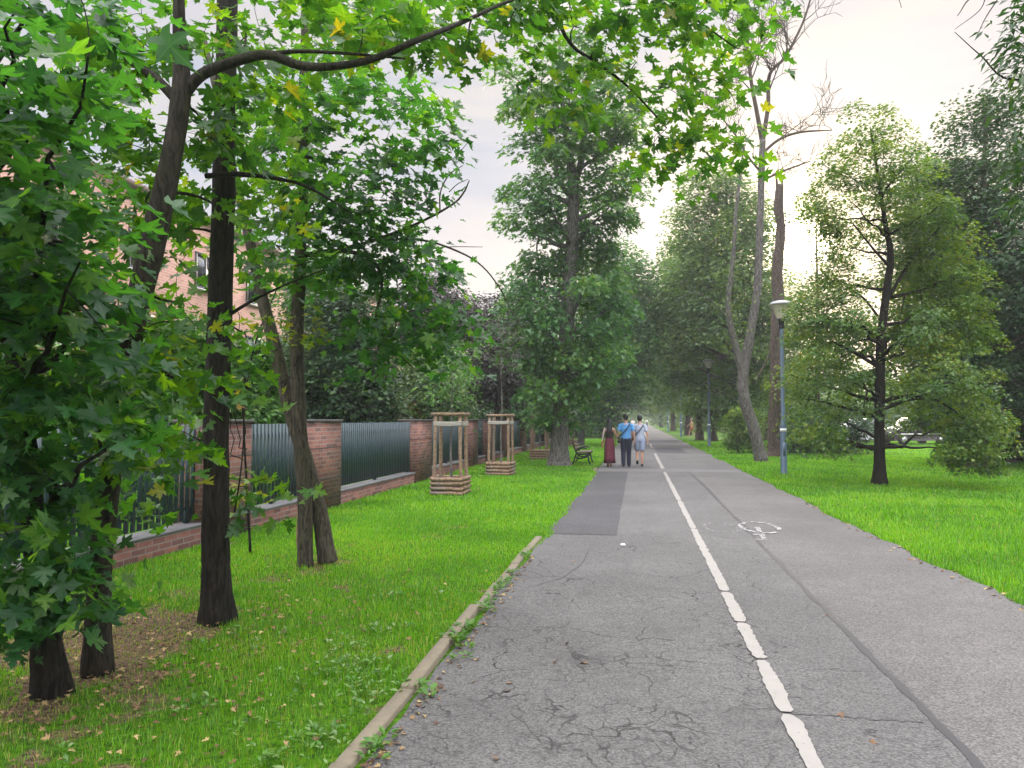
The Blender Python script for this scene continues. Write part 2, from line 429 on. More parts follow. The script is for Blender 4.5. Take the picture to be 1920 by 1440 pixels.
# ground: turf with bare earth where the soil attribute says so
m_, t, p, out, pos, geo = new_mat('turf'); M['turf'] = m_
at = t.new('ShaderNodeAttribute', attribute_name='soil')
g = t.mix(t.noise(pos, 0.7, 4), (0.04, 0.115, 0.005), (0.085, 0.20, 0.006))
g = t.mix(t.sstep(t.noise(pos, 22, 3), 0.35, 0.7), g, (0.022, 0.06, 0.006))
s_ = t.mix(t.sstep(t.noise(pos, 30, 5, 0.75), 0.35, 0.68), (0.025, 0.018, 0.013), (0.21, 0.145, 0.09))
nn = t.math('ADD', at.outputs['Fac'], t.math('MULTIPLY', t.math('SUBTRACT', t.noise(pos, 6, 4), 0.5), 0.8))
t.link(t.mix(t.sstep(nn, 0.25, 0.6), g, s_), p.inputs['Base Color']); p.inputs['Roughness'].default_value = 0.95; p.inputs['Specular IOR Level'].default_value = 0.1
b = t.new('ShaderNodeBump'); b.inputs['Strength'].default_value = 0.8; b.inputs['Distance'].default_value = 0.03
t.link(t.noise(pos, 26, 5, 0.7), b.inputs['Height']); t.link(b.outputs[0], p.inputs['Normal'])


def asphalt(name, base, crack=True):
    m, t, p, out, pos, geo = new_mat(name)
    s = t.new('ShaderNodeSeparateXYZ'); t.link(pos, s.inputs[0])
    big = t.noise(pos, 0.55, 4, 0.55)
    midn = t.noise(pos, 3.5, 4, 0.6)
    grain = t.noise(pos, 120.0, 2, 0.7)
    vor = t.new('ShaderNodeTexVoronoi'); t.link(pos, vor.inputs['Vector']); vor.inputs['Scale'].default_value = 100.0
    c = t.mix(t.sstep(big, 0.3, 0.7), tuple(x * 0.84 for x in base), tuple(x * 1.14 for x in base))
    c = t.mix(t.sstep(midn, 0.3, 0.75, 0, 0.5), c, tuple(x * 0.8 for x in base))
    st = t.sstep(vor.outputs['Color'], 0.2, 0.95)
    sc = t.new('ShaderNodeSeparateColor'); t.link(vor.outputs['Color'], sc.inputs[0])
    c = t.mix(1.0, c, t.mix(sc.outputs[0], (0.55, 0.55, 0.55), (1.48, 1.47, 1.44)), 'MULTIPLY')
    c = t.mix(t.sstep(grain, 0.60, 0.72, 0, 0.55), c, tuple(x * 0.3 for x in base))
    hgt = t.math('ADD', grain, t.math('MULTIPLY', sc.outputs[1], 0.5))
    if crack:
        # crazing where the surface has broken up, near the left kerb, thinning out along the path
        wv = t.new('ShaderNodeVectorMath', operation='ADD')
        nd = t.new('ShaderNodeTexNoise'); nd.inputs['Scale'].default_value = 3.0; nd.inputs['Detail'].default_value = 4; t.link(pos, nd.inputs['Vector'])
        ns = t.new('ShaderNodeVectorMath', operation='SCALE'); ns.inputs[3].default_value = 0.34; t.link(nd.outputs['Color'], ns.inputs[0])
        t.link(pos, wv.inputs[0]); t.link(ns.outputs[0], wv.inputs[1])
        def cr(scale, width):
            v = t.new('ShaderNodeTexVoronoi', feature='DISTANCE_TO_EDGE'); t.link(wv.outputs[0], v.inputs['Vector']); v.inputs['Scale'].default_value = scale
            return t.sstep(v.outputs['Distance'], width * 0.25, width, 1.0, 0.0)
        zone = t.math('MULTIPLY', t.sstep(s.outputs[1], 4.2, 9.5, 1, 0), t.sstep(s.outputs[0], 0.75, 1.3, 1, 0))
        patch = t.sstep(t.noise(pos, 0.9, 4, 0.6), 0.38, 0.60)
        brk = t.sstep(t.noise(pos, 5.5, 3), 0.36, 0.54)
        a = t.math('MULTIPLY', t.math('MULTIPLY', cr(6.5, 0.055), patch), t.math('MULTIPLY', zone, brk))
        zone2 = t.math('MULTIPLY', t.sstep(s.outputs[1], 8.0, 16.0, 1, 0.12), t.sstep(s.outputs[0], 1.0, 1.8, 1.0, 0.10))
        b2 = t.math('MULTIPLY', t.math('MULTIPLY', cr(1.15, 0.009), zone2), t.sstep(t.noise(pos, 1.6, 3), 0.42, 0.6))
        ck = t.math('MAXIMUM', t.math('MULTIPLY', a, 0.75), t.math('MULTIPLY', b2, 0.85))
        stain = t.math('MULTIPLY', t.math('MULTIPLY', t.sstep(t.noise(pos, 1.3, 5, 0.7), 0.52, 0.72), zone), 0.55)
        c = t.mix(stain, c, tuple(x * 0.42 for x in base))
        right = t.sstep(s.outputs[0], 1.55, 1.68, 0, 0.5)
        c = t.mix(right, c, t.mix(1.0, c, (1.16, 1.12, 1.10), 'MULTIPLY'))
        c = t.mix(ck, c, (0.008, 0.008, 0.008))
        hgt = t.math('SUBTRACT', hgt, t.math('MULTIPLY', ck, 2.5))
    t.link(c, p.inputs['Base Color']); p.inputs['Roughness'].default_value = 0.85; p.inputs['Specular IOR Level'].default_value = 0.35
    b = t.new('ShaderNodeBump'); b.inputs['Strength'].default_value = 0.55; b.inputs['Distance'].default_value = 0.006
    t.link(hgt, b.inputs['Height']); t.link(b.outputs[0], p.inputs['Normal'])
    return m


M['asphalt'] = asphalt('old_asphalt', (0.100, 0.0985, 0.0965))
M['asphalt_new'] = asphalt('patched_asphalt', (0.060, 0.059, 0.062), False)
M['seal'] = simple('bitumen_seal', (0.032, 0.031, 0.034), 0.6, 0.25, 20)


def paint(name, col, wear, scale):
    """Road paint, worn through in flakes."""
    m, t, p, out, pos, geo = new_mat(name)
    c = t.mix(t.noise(pos, 7, 4), tuple(x * 0.82 for x in col), tuple(x * 1.1 for x in col))
    t.link(c, p.inputs['Base Color']); p.inputs['Roughness'].default_value = 0.7
    tr = t.new('ShaderNodeBsdfTransparent'); mx = t.new('ShaderNodeMixShader')
    a = t.sstep(t.noise(pos, scale, 5, 0.7), wear - 0.03, wear + 0.03)
    t.link(a, mx.inputs[0]); t.link(tr.outputs[0], mx.inputs[1]); t.link(p.outputs[0], mx.inputs[2]); t.link(mx.outputs[0], out.inputs[0])
    return m


M['line'] = paint('line_paint', (0.255, 0.243, 0.222), 0.33, 30)
M['worn'] = paint('worn_marking_paint', (0.31, 0.305, 0.30), 0.47, 16)
M['very_worn'] = paint('faded_marking_paint', (0.27, 0.265, 0.265), 0.56, 13)

# ------------------------------------------------------------------ ground, path
LX, RX = -1.30, 3.30
TREE_BASES = [G(182, 1262), G(95, 1302), G(407, 1166), G(590, 1060)]


def soil(x, y):
    x = np.asarray(x, dtype=float); y = np.asarray(y, dtype=float)
    n = 0.6 * fnoise(x * 1.5, y * 1.5, 4) + 0.4 * fnoise(x * 4.5, y * 4.5, 6)
    b = np.zeros_like(x) - 0.44
    for (c, r, a) in ((TREE_BASES[0], 0.6, .08), (TREE_BASES[1], 0.6, .10), (TREE_BASES[2] + np.array([-.5, -.1, 0]), 0.65, .42), (TREE_BASES[3], 0.5, .25)):
        d = np.hypot(x - c[0], (y - c[1])); b += a * np.exp(-(d / r) ** 2)
    b += 0.07 * sm(y, 6.5, 3.0) * sm(x, -1.8, -3.0)
    s = sm(n + b, 0.10, 0.42)
    return s * (x < LX) * (x > -5.9) * sm(y, 14, 10)


def axis(a, fine0, fine1, step, b):
    f = np.arange(fine0, fine1, step)
    lo = []; v = fine0; d = step
    while v > a:
        d *= 1.35; v -= d; lo.append(max(v, a))
    hi = []; v = f[-1]; d = step
    while v < b:
        d *= 1.35; v += d; hi.append(min(v, b))
    return np.array(lo[::-1] + list(f) + hi)


def grid(xs, ys, z=0.0):
    X, Y = np.meshgrid(xs, ys)
    V = np.stack([X, Y, np.broadcast_to(z, X.shape)], -1).reshape(-1, 3)
    nx, ny = len(xs), len(ys)
    i = np.arange(ny - 1)[:, None] * nx + np.arange(nx - 1)[None]
    return V, np.stack([i, i + 1, i + 1 + nx, i + nx], -1).reshape(-1, 4)


V, F = grid(axis(-900, -6.0, -1.0, 0.07, 900), axis(-60, 2.0, 13.0, 0.07, 1500))
ground = mk('ground', V, [F], M['turf'], None, False, {'soil': soil(V[:, 0], V[:, 1])})
tag(ground, 'bright green lawn ground with bare earth under the near trees', None, None, 'structure')

ys = np.concatenate([np.arange(-4, 30, 0.12), np.arange(30, 90, 0.5), np.arange(90, 330, 4)])
el = LX + 0.07 * (vnoise(ys * 1.1, ys * 0, 1) - 0.5) + 0.05 * (vnoise(ys * 5, ys * 0, 2) - .5)
er = RX + 0.34 * (fnoise(ys * 0.55, ys * 0, 5) - 0.5) + 0.12 * (vnoise(ys * 4, ys * 0, 6) - 0.5)
def edge_l(y): return np.interp(y, ys, el)
def edge_r(y): return np.interp(y, ys, er)
tt = np.linspace(0, 1, 7)
V = np.stack([el[:, None] + (er - el)[:, None] * tt[None], np.repeat(ys[:, None], 7, 1), np.full((len(ys), 7), 0.006)], -1).reshape(-1, 3)
i = np.arange(len(ys) - 1)[:, None] * 7 + np.arange(6)[None]
path = mk('path', V, [np.stack([i, i + 1, i + 8, i + 7], -1).reshape(-1, 4)], M['asphalt'])
tag(path, 'straight grey asphalt path with cracked surface between two lawns', None, None, 'structure')


def flat(name, poly, z, mat, label):
    poly = np.asarray(poly)
    o = mk(name, np.c_[poly[:, :2], np.full(len(poly), z)], [np.arange(len(poly))[None]], mat)
    return tag(o, label, None, None, 'structure')


def rag(x0, x1, y0, y1, a=0.02, n=24):
    """a rectangle on the path with slightly uneven edges"""
    b = []
    for (p0, p1) in (((x0, y0), (x1, y0)), ((x1, y0), (x1, y1)), ((x1, y1), (x0, y1)), ((x0, y1), (x0, y0))):
        for k in range(n):
            u = k / n; b.append((p0[0] + (p1[0] - p0[0]) * u + rng.normal() * a, p0[1] + (p1[1] - p0[1]) * u + rng.normal() * a))
    return np.array(b)


flat('path_patch', rag(-1.27, -0.31, 10.75, 23.6, 0.006), 0.010, M['asphalt_new'], 'darker rectangular asphalt repair along the left path edge')
flat('path_patch', rag(0.95, 2.35, 37.5, 43.5, 0.02), 0.010, M['asphalt_new'], 'dark asphalt repair right of the white line beyond the walkers')
flat('path_patch', rag(-1.1, 3.1, 52.0, 60.0, 0.03), 0.010, M['asphalt_new'], 'dark asphalt band right across the path near the second lamp')
flat('path_patch', rag(-1.27, 3.2, 23.9, 25.2, 0.012), 0.010, simple('pale_joint', (0.112, 0.11, 0.108), 0.85, .15, 20), 'pale asphalt joint running straight across the path before the walkers')


def ribbon(pts, wid, z, jag=0.0, seed=0, close=False):
    pts = np.asarray(pts, dtype=float)[:, :2]
    t = np.gradient(pts, axis=0)
    if close:
        t[0] = t[-1] = pts[1] - pts[-2]
    t /= np.linalg.norm(t, axis=1)[:, None]
    nrm = np.stack([-t[:, 1], t[:, 0]], 1)
    w_ = np.broadcast_to(np.asarray(wid, dtype=float), (len(pts),))
    r = np.random.default_rng(seed)
    a = pts + nrm * (w_ / 2 + jag * r.normal(size=len(pts)))[:, None]
    b = pts - nrm * (w_ / 2 + jag * r.normal(size=len(pts)))[:, None]
    V = np.concatenate([np.c_[a, np.full(len(a), z)], np.c_[b, np.full(len(b), z)]])
    k = np.arange(len(pts) - 1); n = len(pts)
    return V, np.stack([k, k + 1, n + k + 1, n + k], 1)


# worn white centre line, broken where cracks cross it
mb = MB()
cuts = [1.2, 3.15, G(1468, 1340)[1], G(1405, 1238)[1], G(1362, 1168)[1], G(1340, 1110)[1], G(1294, 992)[1], 15.5, 23.7]
cuts2 = cuts[1:] + [23.95]
for a, b in zip(cuts, cuts2):
    yy = np.arange(a + 0.012, b - 0.012, 0.035 if a < 12 else 0.12)
    xx = 0.815 + 0.012 * (vnoise(yy * 2, yy * 0, 3) - 0.5)
    wd = 0.095 + 0.03 * (vnoise(yy * 6, yy * 0, 8) - 0.5)
    e = np.minimum(yy - yy[0], yy[-1] - yy); wd = wd * np.clip(0.55 + e / 0.05 * 0.45, 0.55, 1)
    V, F = ribbon(np.c_[xx, yy], wd, 0.0145, 0.0045 if a < 12 else 0.003, int(a * 10)); mb.add(V, [F])
for a, b in ((25.3, 37.0), (44, 51.5), (60.3, 150)):
    yy = np.arange(a, b, 0.8); V, F = ribbon(np.c_[np.full(len(yy), 0.815), yy], 0.12, 0.0145, 0.004, int(a)); mb.add(V, [F])
tag(mb.build('path_marking', M['line']), 'worn white line dividing the path lengthwise', None, None, 'structure')

mb = MB()
yy = np.arange(-1, 23.7, 0.12)
xx = 1.60 + 0.05 * (vnoise(yy * 0.6, yy * 0, 12) - 0.5) + 0.015 * (vnoise(yy * 3, yy * 0, 13) - .5)
V, F = ribbon(np.c_[xx, yy], 0.032 + 0.03 * vnoise(yy * 2, yy * 0, 4), 0.0095, 0.006, 2); mb.add(V, [F])
for pts in ([(1484, 1341), (1560, 1344), (1640, 1352), (1730, 1357)], [(1000, 1100), (1055, 1085), (1090, 1060), (1105, 1030)]):
    gp = np.array([G(*q) for q in pts]); u = np.linspace(0, len(gp) - 1, 30)
    gp = np.stack([np.interp(u, range(len(gp)), gp[:, k]) for k in (0, 1)], 1) + rng.normal(size=(30, 2)) * 0.006
    V, F = ribbon(gp, 0.009, 0.0095, 0.002, 5); mb.add(V, [F])
tag(mb.build('path_seam', M['seal']), 'dark tar sealed seam along the right half of the path', None, None, 'structure')

# worn bicycle pictogram
bike = thing('bicycle_marking', 'worn white bicycle symbol painted on the path right of the line', 'road marking', G(1400, 993))
bike['kind'] = 'structure'
off = np.array(bike.location)
def strokes(name, lines, mat, wid):
    mb = MB()
    for ln in lines:
        g_ = np.array([G(*q) for q in ln]) - off; u = np.linspace(0, len(g_) - 1, 8 * (len(g_) - 1) + 1)
        g_ = np.stack([np.interp(u, range(len(g_)), g_[:, k]) for k in (0, 1)], 1)
        V, F = ribbon(g_, wid, 0.0145, 0.006, 3); mb.add(V, [F])
    mb.build(name, mat, bike)
c0 = G(1424, 990) - off
an = np.linspace(-0.4, 2 * math.pi - 0.9, 48)
mb = MB(); V, F = ribbon(np.c_[c0[0] + 0.27 * np.cos(an), c0[1] + 0.58 * np.sin(an)], 0.075, 0.0145, 0.008, 9); mb.add(V, [F]); mb.build('wheel', M['worn'], bike)
c1 = G(1352, 990) - off
mb = MB(); V, F = ribbon(np.c_[c1[0] + 0.25 * np.cos(an), c1[1] + 0.5 * np.sin(an)], 0.065, 0.0145, 0.008, 10); mb.add(V, [F]); mb.build('wheel', M['very_worn'], bike)
strokes('handlebar', [[(1420, 989), (1427, 1003), (1434, 1014), (1416, 1013)], [(1412, 1004), (1432, 1003)]], M['worn'], 0.07)
strokes('bike_frame', [[(1424, 992), (1400, 990), (1372, 989)], [(1400, 990), (1375, 1000)], [(1372, 989), (1356, 986)]], M['very_worn'], 0.06)

# kerb stones along the left edge
first = None
for y in [2.4 + q for q in range(8)] + [23.4, 24.4]:
    if first is None:
        root = thing('kerb_stone', 'flush concrete kerb stone in the row along the left path edge', 'kerb stone', (-1.40, y, 0), 0, 'kerb stones along the left path edge')
        mb = MB(); mb.bbox((-0.045, 0.006, -0.1), (0.045, 0.994, 0.045), 0.008)
        first = mb.build('kerb_stone', M['kerb'])
        tag(first, root['label'], 'kerb stone', root['group']); bpy.data.objects.remove(root)
        o = first; o.name = 'kerb_stone'
    else:
        o = first.copy(); COL.objects.link(o)
    o.location = (-1.375 + rng.normal() * 0.008, y, rng.normal() * 0.004 - 0.018 * (y > 6.2)); o.rotation_euler = (0, 0, rng.normal() * 0.008)

# ------------------------------------------------------------------ vegetation tools
def leaf_template(kind):
    if kind == 'maple':
        h = [(0.05, -0.06), (0.22, -0.13), (0.44, -0.06), (0.26, 0.08), (0.24, 0.15), (0.42, 0.22), (0.66, 0.44), (0.44, 0.45), (0.38, 0.60), (0.15, 0.44),
             (0.17, 0.60), (0.28, 0.70), (0.12, 0.78), (0.0, 1.05)]
    elif kind == 'maple_mid':
        h = [(0.10, -0.08), (0.44, -0.04), (0.22, 0.14), (0.64, 0.46), (0.17, 0.46), (0.22, 0.70), (0.0, 1.05)]
    elif kind == 'oval':
        V = np.array([(0, 0, 0), (0.26, 0.42, 0.09), (0, 1, -0.12), (-0.26, 0.42, 0.09)], dtype=float)
        return V, np.array([(0, 1, 2), (0, 2, 3)])
    elif kind == 'clump':      # two crossed blades reading as a small sprig
        V = np.array([(0, 0, 0), (0.34, 0.30, 0.10), (0.10, 0.95, -0.10), (-0.12, 0.42, 0.02), (-0.42, 0.25, 0.16), (-0.30, 0.75, 0.05), (0.02, 0.35, -0.04)], dtype=float)
        return V, np.array([(0, 1, 2), (0, 2, 3), (0, 6, 5), (0, 5, 4)])
    elif kind == 'long':
        V = np.array([(0, 0, 0), (0.17, 0.38, 0.03), (0, 1, -0.10), (-0.17, 0.38, 0.03)], dtype=float)
        return V, np.array([(0, 1, 2), (0, 2, 3)])
    pts = [(0.0, 0.0)] + h + [(-x, y) for x, y in h[-2::-1]]
    pts = np.array(pts); z = 0.26 * np.abs(pts[:, 0]) - 0.26 * np.clip(pts[:, 1], 0, 1) ** 2 + 0.05 * np.sin(7 * pts[:, 1] + 5 * pts[:, 0])
    V = np.vstack([[0, 0.30, -0.015], np.c_[pts, z]])
    n = len(pts); k = np.arange(n)
    return V, np.stack([np.zeros(n, int), 1 + k, 1 + (k + 1) % n], 1)


VEIN = np.array([0.97, 0.9] + [0, .2, 1, .2, .1, .3, 1, .2, .3, 0, .3, .5, .4, 1] + [.4, .5, .3, 0, .3, .2, 1, .3, .1, .2, 1, .2, 0])
TPL = {k: leaf_template(k) for k in ('maple', 'maple_mid', 'oval', 'clump', 'long')}


def leaves(pos, nrm, tip, size, kind):
    """vertex array and faces of leaves"""
    T, F = TPL[kind]
    nrm = nrm / (np.linalg.norm(nrm, axis=1)[:, None] + 1e-9)
    y = tip - (tip * nrm).sum(1)[:, None] * nrm; y /= np.linalg.norm(y, axis=1)[:, None] + 1e-9
    x = np.cross(y, nrm)
    V = pos[:, None] + size[:, None, None] * (T[None, :, 0:1] * x[:, None] + T[None, :, 1:2] * y[:, None] + T[None, :, 2:3] * nrm[:, None])
    n, k = len(pos), len(T)
    Fa = (F[None] + (np.arange(n) * k)[:, None, None]).reshape(-1, F.shape[1])
    return V.reshape(-1, 3), Fa, k


def bez(a, b, c, n=8):
    u = np.linspace(0, 1, n)[:, None]
    return (1 - u) ** 2 * a + 2 * u * (1 - u) * b + u * u * c


def smooth_path(pts, n=None):
    """Catmull-Rom through (m,k) points"""
    p = np.asarray(pts, dtype=float); m = len(p); n = n or (m - 1) * 5 + 1
    q = np.vstack([2 * p[0] - p[1], p, 2 * p[-1] - p[-2]])
    u = np.linspace(0, m - 1 - 1e-6, n); i = u.astype(int); f = (u - i)[:, None]
    a, b, c, d = q[i], q[i + 1], q[i + 2], q[i + 3]
    return 0.5 * (2 * b + (c - a) * f + (2 * a - 5 * b + 4 * c - d) * f ** 2 + (3 * b - a - 3 * c + d) * f ** 3)


def crown_leaves(cl, sig, per, size, kind, flat_=0.6, up=0.9, droop=0.5, centre=None, out=0.5, r=None):
    r = r or rng
    M_ = len(cl); n = M_ * per; sig = np.broadcast_to(sig, (M_,)) * r.uniform(0.6, 1.35, M_)
    c = np.repeat(cl, per, 0); sg = np.repeat(np.broadcast_to(sig, (M_,)), per)
    off_ = r.normal(size=(n, 3)); off_ /= np.linalg.norm(off_, axis=1)[:, None]
    off_ *= (1.75 * r.random(n) ** 0.45)[:, None] * sg[:, None] * np.array([1, 1, flat_])
    pos = c + off_
    pos[:, 2] -= 0.25 * (off_[:, 0] ** 2 + off_[:, 1] ** 2) / np.maximum(sg, 1e-6)
    o = off_.copy(); o[:, 2] *= 0.3; o /= np.linalg.norm(o, axis=1)[:, None] + 1e-9
    if centre is not None:
        oc = pos - centre; oc /= np.linalg.norm(oc, axis=1)[:, None] + 1e-9
    else:
        oc = o
    nrm = np.array([0, 0, up]) + r.normal(size=(n, 3)) * 0.42 + oc * out
    tip = o + r.normal(size=(n, 3)) * 0.5 + np.array([0, 0, -droop])
    sz = size * r.uniform(0.5, 1.3, n)
    V, F, k = leaves(pos, nrm, tip, sz, kind)
    base = np.repeat(r.random(M_), per)
    tint = np.clip(0.55 * r.random(n) + 0.45 * base, 0, 1) ** 1.1
    return V, F, np.repeat(tint, k)


def grow(mb, trunk, cl, nlimb, r0, rise=0.55, twig=0.010, first_z=None, sides=6, min_u=0.15, extra=()):
    """limbs from the trunk polyline (m,4: x,y,z,radius) and twigs spreading on from them to every clump centre"""
    tr = np.asarray(trunk)
    zs = tr[:, 2]
    lo = first_z if first_z is not None else zs[0] + min_u * (zs[-1] - zs[0])
    ok = tr[:, 2] >= lo
    pool = [tr[ok, :3]]; prad = [tr[ok, 3] * 0.45]
    for e in extra:
        q = smooth_path(e); q = q[len(q) // 4:]; pool.append(q[:, :3]); prad.append(q[:, 3] * 0.7)
    idx = []
    if nlimb:
        K = min(nlimb, len(cl))
        allp = np.concatenate(pool)
        dmin = np.array([np.min(np.linalg.norm(allp - c, axis=1)) for c in cl])
        for _ in range(K):
            j = int(np.argmax(dmin)); idx.append(j); dmin = np.minimum(dmin, np.linalg.norm(cl - cl[j], axis=1))
    for j in idx:
        tg = cl[j]
        hd = np.min(np.hypot(tr[:, 0] - tg[0], tr[:, 1] - tg[1]))
        z0 = np.clip(tg[2] - rise * hd - 0.2, lo, zs.max() * 0.985)
        s = np.array([np.interp(z0, zs, tr[:, q]) for q in range(4)])
        ctl = s[:3] + (tg - s[:3]) * np.array([0.5, 0.5, 0.30]) + rng.normal(size=3) * 0.06 * hd
        L = bez(s[:3], ctl, tg, 9)
        L[1:-1] += rng.normal(size=(7, 3)) * 0.018 * hd
        rr = np.linspace(max(min(s[3] * 0.55, r0), twig), twig * 0.7, 9)
        mb.tube(L, rr, sides, False); pool.append(L[2:]); prad.append(rr[2:])
    pts = np.concatenate(pool); rads = np.concatenate(prad)
    rest = [j for j in range(len(cl)) if j not in set(idx)]
    if not rest:
        return
    C = cl[rest]
    D_ = np.linalg.norm(pts[None] - C[:, None], axis=2); near = D_.argmin(1); dist = D_.min(1)
    todo = set(range(len(rest)))
    while todo:
        j = min(todo, key=lambda k: dist[k]); todo.discard(j)
        s = pts[near[j]]; d = dist[j]
        if d < 0.04:
            continue
        ctl = (s + C[j]) / 2 + np.array([0, 0, 0.10 * d]) + rng.normal(size=3) * 0.10 * d
        q = bez(s, ctl, C[j], 6); ra = max(min(rads[near[j]] * 0.8, twig * 2.2), twig * 0.45); rb_ = max(ra * 0.55, twig * 0.4)
        mb.tube(q, np.linspace(ra, rb_, 6), max(4, sides - 2), False)
        n0 = len(pts); pts = np.vstack([pts, q[2:]]); rads = np.concatenate([rads, np.linspace(ra, rb_, 6)[2:]])
        for k in todo:
            dk = np.linalg.norm(q[2:] - C[k], axis=1); m = int(dk.argmin())
            if dk[m] < dist[k]:
                dist[k] = dk[m]; near[k] = n0 + m


def px_trunk(rows, D=None, lean=0.0):
    """trunk polyline from photo pixels: rows (px, py, radius_m[, depth])"""
    base = G(rows[0][0], rows[0][1]); D = DEP(base) if D is None else D
    out_ = []
    for i_, rw in enumerate(rows):
        d = rw[3] if len(rw) > 3 else D
        p_ = base if i_ == 0 and len(rw) < 4 else P(rw[0], rw[1], d)
        out_.append([*p_, rw[2]])
    return np.array(out_)


def px_profile(prof, D, n, shell=0.75, depthscale=0.9, r=None):
    """n clump centres in a crown whose outline in the photo is prof = [(y, xl, xr)], at depth D"""
    r = r or rng
    pr = np.array(sorted(prof), dtype=float)
    wts = pr[:, 2] - pr[:, 1]
    yy_ = np.linspace(pr[0, 0], pr[-1, 0], 200); wy = np.interp(yy_, pr[:, 0], wts)
    cdf = np.cumsum(wy ** 1.35); cdf /= cdf[-1]
    best = []
    for _ in range(n):
        cand = []
        for _k in range(6):
            y_ = np.interp(r.random(), cdf, yy_)
            xl = np.interp(y_, pr[:, 0], pr[:, 1]); xr = np.interp(y_, pr[:, 0], pr[:, 2])
            hw = (xr - xl) / 2; a = r.random() * 2 * math.pi; q = r.random() ** (0.5 * shell)
            pt = P((xl + xr) / 2 + hw * q * math.cos(a), y_, D) + FH * (hw * D / FPX * depthscale * q * math.sin(a))
            cand.append(pt)
        if best:
            B = np.array(best); cand = max(cand, key=lambda c_: np.min(np.linalg.norm(B - c_, axis=1)))
        else:
            cand = cand[0]
        best.append(cand)
    B = np.array(best); B[:, 2] = np.maximum(B[:, 2], 0.35)
    return B


# places where the photo looks through between the branches: (x0, y0, x1, y1, nearer than)
GAPS = [(1466, 415, 1520, 500, 60), (506, 650, 556, 850, 8.6), (1300, 655, 1362, 705, 46), (1318, 700, 1342, 840, 45), (1276, 772, 1318, 826, 69), (1266, 735, 1288, 822, 68), (1196, 776, 1262, 830, 400), (1440, 560, 1478, 615, 30)]


def topx(p_):
    r_ = np.asarray(p_) - CAMP; d_ = r_ @ FWD; return 960 + FPX * (r_ @ RGT) / d_, 720 - FPX * (r_ @ UPV) / d_, d_


def prune(cl, sig, trunk=None, clear=0, yrange=(-999, 2000)):
    if cl is None or not len(cl):
        return cl
    x, y_, d = topx(cl); keep = np.ones(len(cl), bool); e = sig * FPX / d * 0.8
    for x0, y0, x1, y1, dm in GAPS:
        keep &= ~((x > x0 - e) & (x < x1 + e) & (y_ > y0 - e * .5) & (y_ < y1 + e * .5) & (d < dm))
    keep &= ~((cl[:, 0] > LX - .2 - sig) & (cl[:, 0] < RX + .2 + sig) & (cl[:, 2] < 2.7 + sig * .6) & (cl[:, 1] > 8))
    if clear:
        tx, ty, td = topx(trunk[:, :3]); o_ = np.argsort(ty); ax = np.interp(y_, ty[o_], tx[o_]); ad = np.interp(y_, ty[o_], td[o_])
        keep &= ~((np.abs(x - ax) < clear) & (d < ad + 0.15) & (y_ > yrange[0]) & (y_ < yrange[1]))
    return cl[keep]


def tree(name, label, trunk, cl, sig, per, size, leafmat, bark, kind='oval', nlimb=14, r0=0.1, group=None, twig=0.012, sides=8, rise=0.55,
         extra=None, cat='tree', flat_=0.6, out=0.5, up=0.9, droop=0.5, first_z=None, centre='auto', jit=0.02, flare=1.35, clear=0, yrange=(-999, 2000)):
    trunk = np.asarray(trunk, dtype=float)
    cl = prune(cl, sig, trunk, clear, yrange)
    base = trunk[0, :3].copy(); base[2] = 0.0
    root = thing(name, label, cat, base, 0, group)
    sp = smooth_path(trunk, max(10, (len(trunk) - 1) * 6 + 1))
    hgt_ = sp[:, 2] - sp[0, 2]
    sp[:, 3] *= 1 + (flare - 1) * np.exp(-hgt_ / 0.28)
    mb = MB()
    s2 = sp.copy()
    hh = s2[:, 2] - s2[0, 2]
    if trunk[0, 3] > 0.05 and np.all(np.diff(hh) > 0):
        hn = np.concatenate([np.linspace(0, 0.6, 9), hh[hh > 0.68]])
        s2 = np.stack([np.interp(hn, hh, s2[:, q]) for q in range(4)], 1); hh = hn
    s2[0, 2] = -0.08
    ns = sides + 10
    mb.tube(s2[:, :3] - base, s2[:, 3], ns, True, jit)
    Vt = mb.V[0].reshape(len(s2), ns, 3); ct = (s2[:, :3] - base)[:, None]
    aa = np.linspace(0, 2 * math.pi, ns, endpoint=False)[None]; ph = rng.random() * 6
    mul = 1 + 0.18 * np.exp(-hh / 0.14)[:, None] * np.maximum(0, np.cos(aa * 4 + ph + 0.8 * np.sin(aa + ph))) + 0.16 * (vnoise(np.cos(aa) * 1.3 + 9 + 0 * hh[:, None], hh[:, None] * 2.3 + np.sin(aa) * 1.3 + 9, int(ph * 3)) - 0.5)
    mb.V[0] = (ct + (Vt - ct) * mul[..., None]).reshape(-1, 3)
    loc = sp.copy(); loc[:, :3] -= base
    if cl is not None and len(cl):
        lc = cl - base
        grow(mb, loc, lc, nlimb, r0, rise, twig, first_z, 6, 0.15, [np.asarray(e, dtype=float) - np.array([*base, 0]) for e in (extra or [])])
    if extra:
        for e in extra:
            e = np.asarray(e, dtype=float); q = smooth_path(e); mb.tube(q[:, :3] - base, q[:, 3], 7, True)
    mb.build('trunk', bark, root, True)
    if cl is not None and len(cl):
        cen = lc.mean(0) if isinstance(centre, str) else centre
        V, F, tint = crown_leaves(lc, sig, per, size, kind, flat_, up, droop, cen, out)
        at_ = {'tint': tint}
        if kind == 'maple':
            at_['vein'] = np.tile(VEIN, len(V) // len(VEIN))
        mk('crown', V, [F], leafmat, root, False, at_)
    return root


def pxpath(rows, D):
    return np.array([[*P(a, b, (c[1] if len(c) > 1 else D)), c[0]] for a, b, *c in rows])


